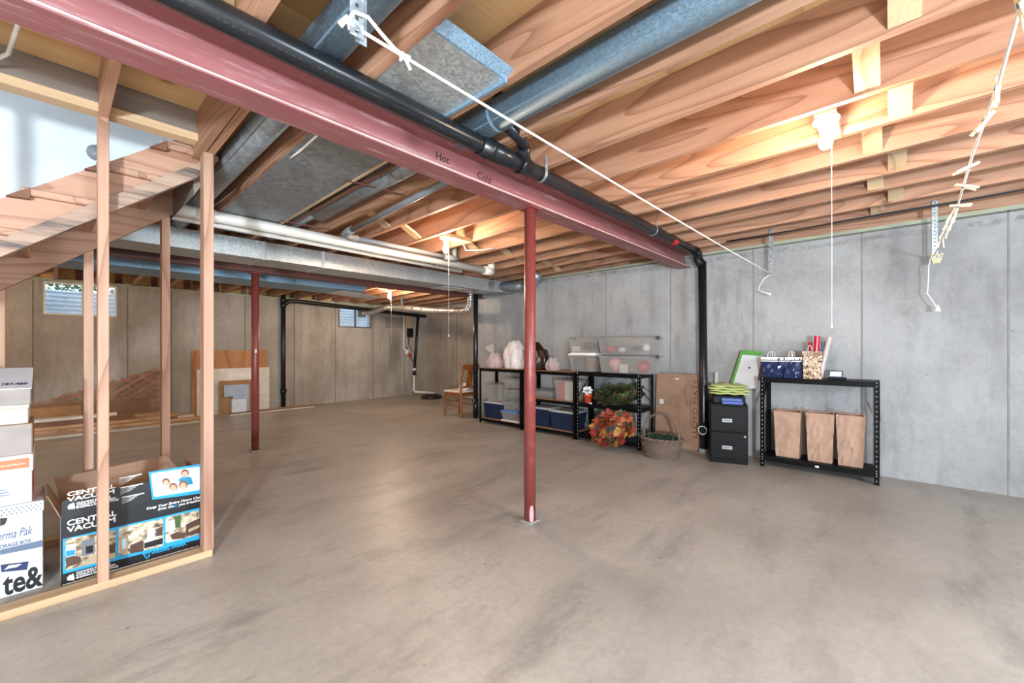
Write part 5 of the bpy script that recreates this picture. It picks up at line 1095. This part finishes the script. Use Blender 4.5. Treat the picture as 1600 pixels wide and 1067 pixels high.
# family picture on the flap
def sf(pts, mat, name, off): return pq(pts, mat, FF, name, off)
sf([(738, 182), (1126, 120), (1126, 345), (765, 392)], 'print_cyan', 'picture_frame', .001); sf(rquad((756, 192), (1126, 138), (1126, 318), (776, 372)), 'print_sky', 'family_picture', .0018)
def ell(cx, cy, rx, ry, n=14): return [(cx+rx*math.cos(2*PI*k/n), cy+ry*math.sin(2*PI*k/n)) for k in range(n)]
sf([(960, 240), (1000, 215), (1060, 220), (1075, 270), (1000, 285)], 'print_teal', 'picture_shirt', .0026)
sf([(790, 350), (850, 300), (960, 310), (1100, 290), (1124, 310), (960, 335), (810, 366)], 'print_white', 'picture_clothes', .0026)
for k, (cx, cy, r_) in enumerate(((1013, 195, 27), (870, 262, 26), (925, 300, 28), (1000, 285, 30))):
    sf(ell(cx, cy-6, r_*1.12, r_*1.1), 'print_hair', 'picture_hair', .0032+.0004*k); sf(ell(cx, cy+3, r_*.82, r_*.88), 'print_skin', 'picture_face', .0036+.0004*k)
def tx(txt, cx, cy, size, mat, par, **k):
    p_ = face(*cp(cx, cy), VY, .0012); return text(txt, (p_.x, VY-.0012 - k.pop('lift', 0), p_.z), (1, 0, 0), (0, 0, 1), size, mat, par, **k)
for (par, y1_t, y2_t, lift) in ((FF, 368, 402, .0), (FPANEL, 588, 638, 0)):
    pass
tx('CENTRAL', 120, 366, .030, 'print_white', FF, bold=.001, fit=.185); tx('VACUUM', 123, 406, .030, 'print_white', FF, bold=.001, fit=.182)
tx('CENTRAL', 118, 590, .040, 'print_white', FPANEL, bold=.001, fit=.19); tx('VACUUM', 120, 640, .040, 'print_white', FPANEL, bold=.001, fit=.187)
for i, q in enumerate(('CLEANING ENSEMBLE', 'CONJUNTO DE LIMPIEZA', 'ENSEMBLE DE NETTOYAGE')):
    tx(q, 190, 424+i*17, .0135, 'print_white', FF, bold=.0004, sx=1.0); tx(q, 188, 952+i*19, .0135, 'print_white', FPANEL, bold=.0004)
for par, (cx, cy) in ((FF, (155, 445)), (FPANEL, (150, 985))):
    pq([(cx-28, cy+18), (cx-30, cy-4), (cx-8, cy-26), (cx+6, cy-22), (cx+8, cy-34), (cx+20, cy-30), (cx+24, cy-6), (cx+30, cy), (cx+20, cy+16)], 'print_white', par, 'house_mark', .002)
tx('Keep Your Entire Home Clean', 720, 468, .021, 'print_white', FPANEL, bold=.0004, shear=.2, sx=1.02)
tx('Even the', 808, 473, .021, 'print_white', FPANEL, bold=.0004, shear=.2); tx('air', 922, 448, .021, 'print_cyan', FPANEL, bold=.0004, shear=.2); tx('you breathe!', 965, 438, .021, 'print_white', FPANEL, bold=.0004, shear=.2)
tx('WESSEL-WERK', 758, 806, .024, 'print_cyan', FPANEL, bold=.0008, sx=1.05)
pq([(690, 800), (752, 780), (745, 822), (722, 842)], 'print_cyan', FPANEL, 'maker_emblem', .002); pq([(704, 804), (742, 792), (738, 816), (722, 830)], 'print_black', FPANEL, 'emblem_inset', .0026)
tx('W', 712, 816, .012, 'print_cyan', FPANEL, lift=.002)
for j in range(3):
    for i in range(5):
        x0c, y0c = 515+j*10, 232+j*72+i*12
        pq([(x0c, y0c+2), (x0c, y0c-1 if i else y0c-5), (x0c+(170 if i == 0 else 150-18*i), y0c-34-(1 if i else 5)), (x0c+(170 if i == 0 else 150-18*i), y0c-31)], 'print_white' if i == 0 else 'print_pattern', FF, 'fine_print', .0015)
# ------------------------------------------------------------------ lumber, lattice, sheets at the back wall
rl = random.Random(12)
LB = [('light pine board in the lumber pile on the floor', 'lumber'), ('dark weathered board in the lumber pile on the floor', 'lumberdark'), ('pale painted trim board in the lumber pile', None)]
k = 0
for layer in range(5):
    ys = [8.62, 8.73, 8.84, 8.95, 9.06][max(0, layer-1):]
    for yy in ys:
        x0 = rl.uniform(-.75, -.25) + layer*.03; x1 = rl.uniform(1.35, 2.1) - layer*.22
        if rl.random() < .35 and layer: x0 += rl.uniform(.3, .7)
        a = 0; kind = 0 if rl.random() < .55 else (1 if rl.random() < .5 else 2)
        z = .045*layer; hh = .040; a = rl.uniform(-.006, .006)
        o = obj('lumber_board', B().hexa([(x0, yy-.045, z), (x1, yy-.045+a, z), (x1, yy+.043+a, z), (x0, yy+.043, z), (x0, yy-.045, z+hh), (x1, yy-.045+a, z+hh), (x1, yy+.043+a, z+hh), (x0, yy+.043, z+hh)]), WOOD[LB[kind][1], 0] if LB[kind][1] else 'board_white')
        tag(o, LB[kind][0], 'board', 'boards in the lumber pile')
tag(obj('lath_strip', B().cbox(-.9, 1.70, 8.46, 8.52, 0, .025, .003), 'box_cream'), 'long white trim strip along the near edge of the lumber pile', 'strip')
tag(obj('lath_strip', B().cbox(-.75, 1.0, 8.53, 8.555, 0, .03, .003), 'patch_grey'), 'grey trim strip lying just behind the long white strip', 'strip')
for (x0, x1, y, w, m_, lab) in ((2.30, 3.62, 9.05, .07, 'lumber', 'long pine board on the floor before the leaning drywall sheet'), (2.25, 3.72, 8.95, .06, 'lumberdark', 'long dark board on the floor before the leaning drywall sheet')):
    tag(obj('lumber_board', B().cbox(x0, x1, y-w/2, y+w/2, 0, .035, .002), WOOD[m_, 0]), lab, 'board')
tag(obj('lath_strip', B().cbox(2.2, 3.70, 8.875, 8.90, 0, .02, .002), 'box_cream'), 'thin white strip on the floor by the long dark board', 'strip')
# lattice
LT = thing('lattice_panel', 'brown wooden lattice panel with a slanted top leaning on the back wall', 'lattice', (.55, 9.22, 0))
poly = [(-.16, .0), (1.27, .0), (1.27, .90), (-.16, .42)]
def clipline(p, d):
    lo, hi = -9, 9
    for i in range(4):
        a = Vector(poly[i]); b_ = Vector(poly[(i+1) % 4]); e = b_-a; nrm = Vector((-e.y, e.x))
        den = nrm.dot(d); num = nrm.dot(a-p)
        if abs(den) < 1e-9: continue
        tt = num/den
        if den > 0: lo = max(lo, tt)
        else: hi = min(hi, tt)
    return (lo, hi) if hi-lo > .03 else None
for sgn, yoff in ((1, 0), (-1, .009)):
    d = Vector((1, sgn*.72)).normalized(); nn = Vector((-d.y, d.x))
    for i in range(-30, 31):
        r_ = clipline(Vector((.55, .4))+nn*(i*.082), d)
        if r_:
            a = Vector((.55, .4))+nn*(i*.082)+d*r_[0]; b_ = Vector((.55, .4))+nn*(i*.082)+d*r_[1]
            obj('slat', B().bar((a.x, 9.235+yoff, a.y), (b_.x, 9.235+yoff, b_.y), .008, .036, (-d.y, 0, d.x)), WOOD['stain', 0], LT)
def leansheet(name, label, x0, x1, y, z1, mat, th=.014, z0=0.0, lean=.03, cat='sheet'):
    return tag(obj(name, B().hexa([(x0, y, z0), (x1, y, z0), (x1, y+th, z0), (x0, y+th, z0), (x0, y+lean, z1), (x1, y+lean, z1), (x1, y+lean+th, z1), (x0, y+lean+th, z1)]), mat), label, cat)
leansheet('cardboard_sheet', 'dark brown cardboard flat before the lattice panel', -.2, .62, 9.18, .40, 'cardboard_dark', .01)
leansheet('particle_board', 'tan fibreboard offcut standing on the lumber pile before the lattice', -.25, .33, 9.15, .36, 'board_brown', .012)
leansheet('cardboard_sheet', 'brown cardboard flat below the tall end of the lattice', .60, 1.13, 9.19, .40, 'cardboard_dark', .01)
leansheet('plywood_sheet', 'large reddish plywood sheet leaning on the back wall', 1.71, 2.93, 9.245, 1.19, WOOD['plyred', 2], .015, 0, .015)
leansheet('drywall_sheet', 'pale drywall sheet leaning before the plywood', 1.77, 2.955, 9.215, .845, 'board_white', .014, 0, .012)
leansheet('plywood_offcut', 'brown board leaning before the drywall sheet', 2.09, 2.72, 9.10, .62, 'board_brown', .012, 0, .05)
q1_, q2_ = atY(350, 602, 9.08), atY(389, 625, 9.08)
tag(obj('grey_board', B().prism([(q1_.x, .33), (q1_.x+.14, .33), (q1_.x+.14, .04), (q2_.x, .04), (q2_.x, q1_.z), (q1_.x, q1_.z)], lambda u, v, d: (u, d+.03*v, v), 9.06, 9.072), 'board_blue'), 'blue-grey notched board before the brown board', 'board')
wb0, wb1 = atY(363, 600, 8.95).x, atY(386, 600, 8.95).x
WBX = thing('white_carton', 'small white two-part carton before the notched grey board', 'box', ((wb0+wb1)/2, 9.02, .036))
obj('body', B().cbox(wb0, wb1, 8.96, 9.055, .036, .17, .004), 'box_white', WBX); obj('lid', B().cbox(wb0-.004, wb1+.004, 8.955, 9.058, .17, .285, .004), 'box_white', WBX)
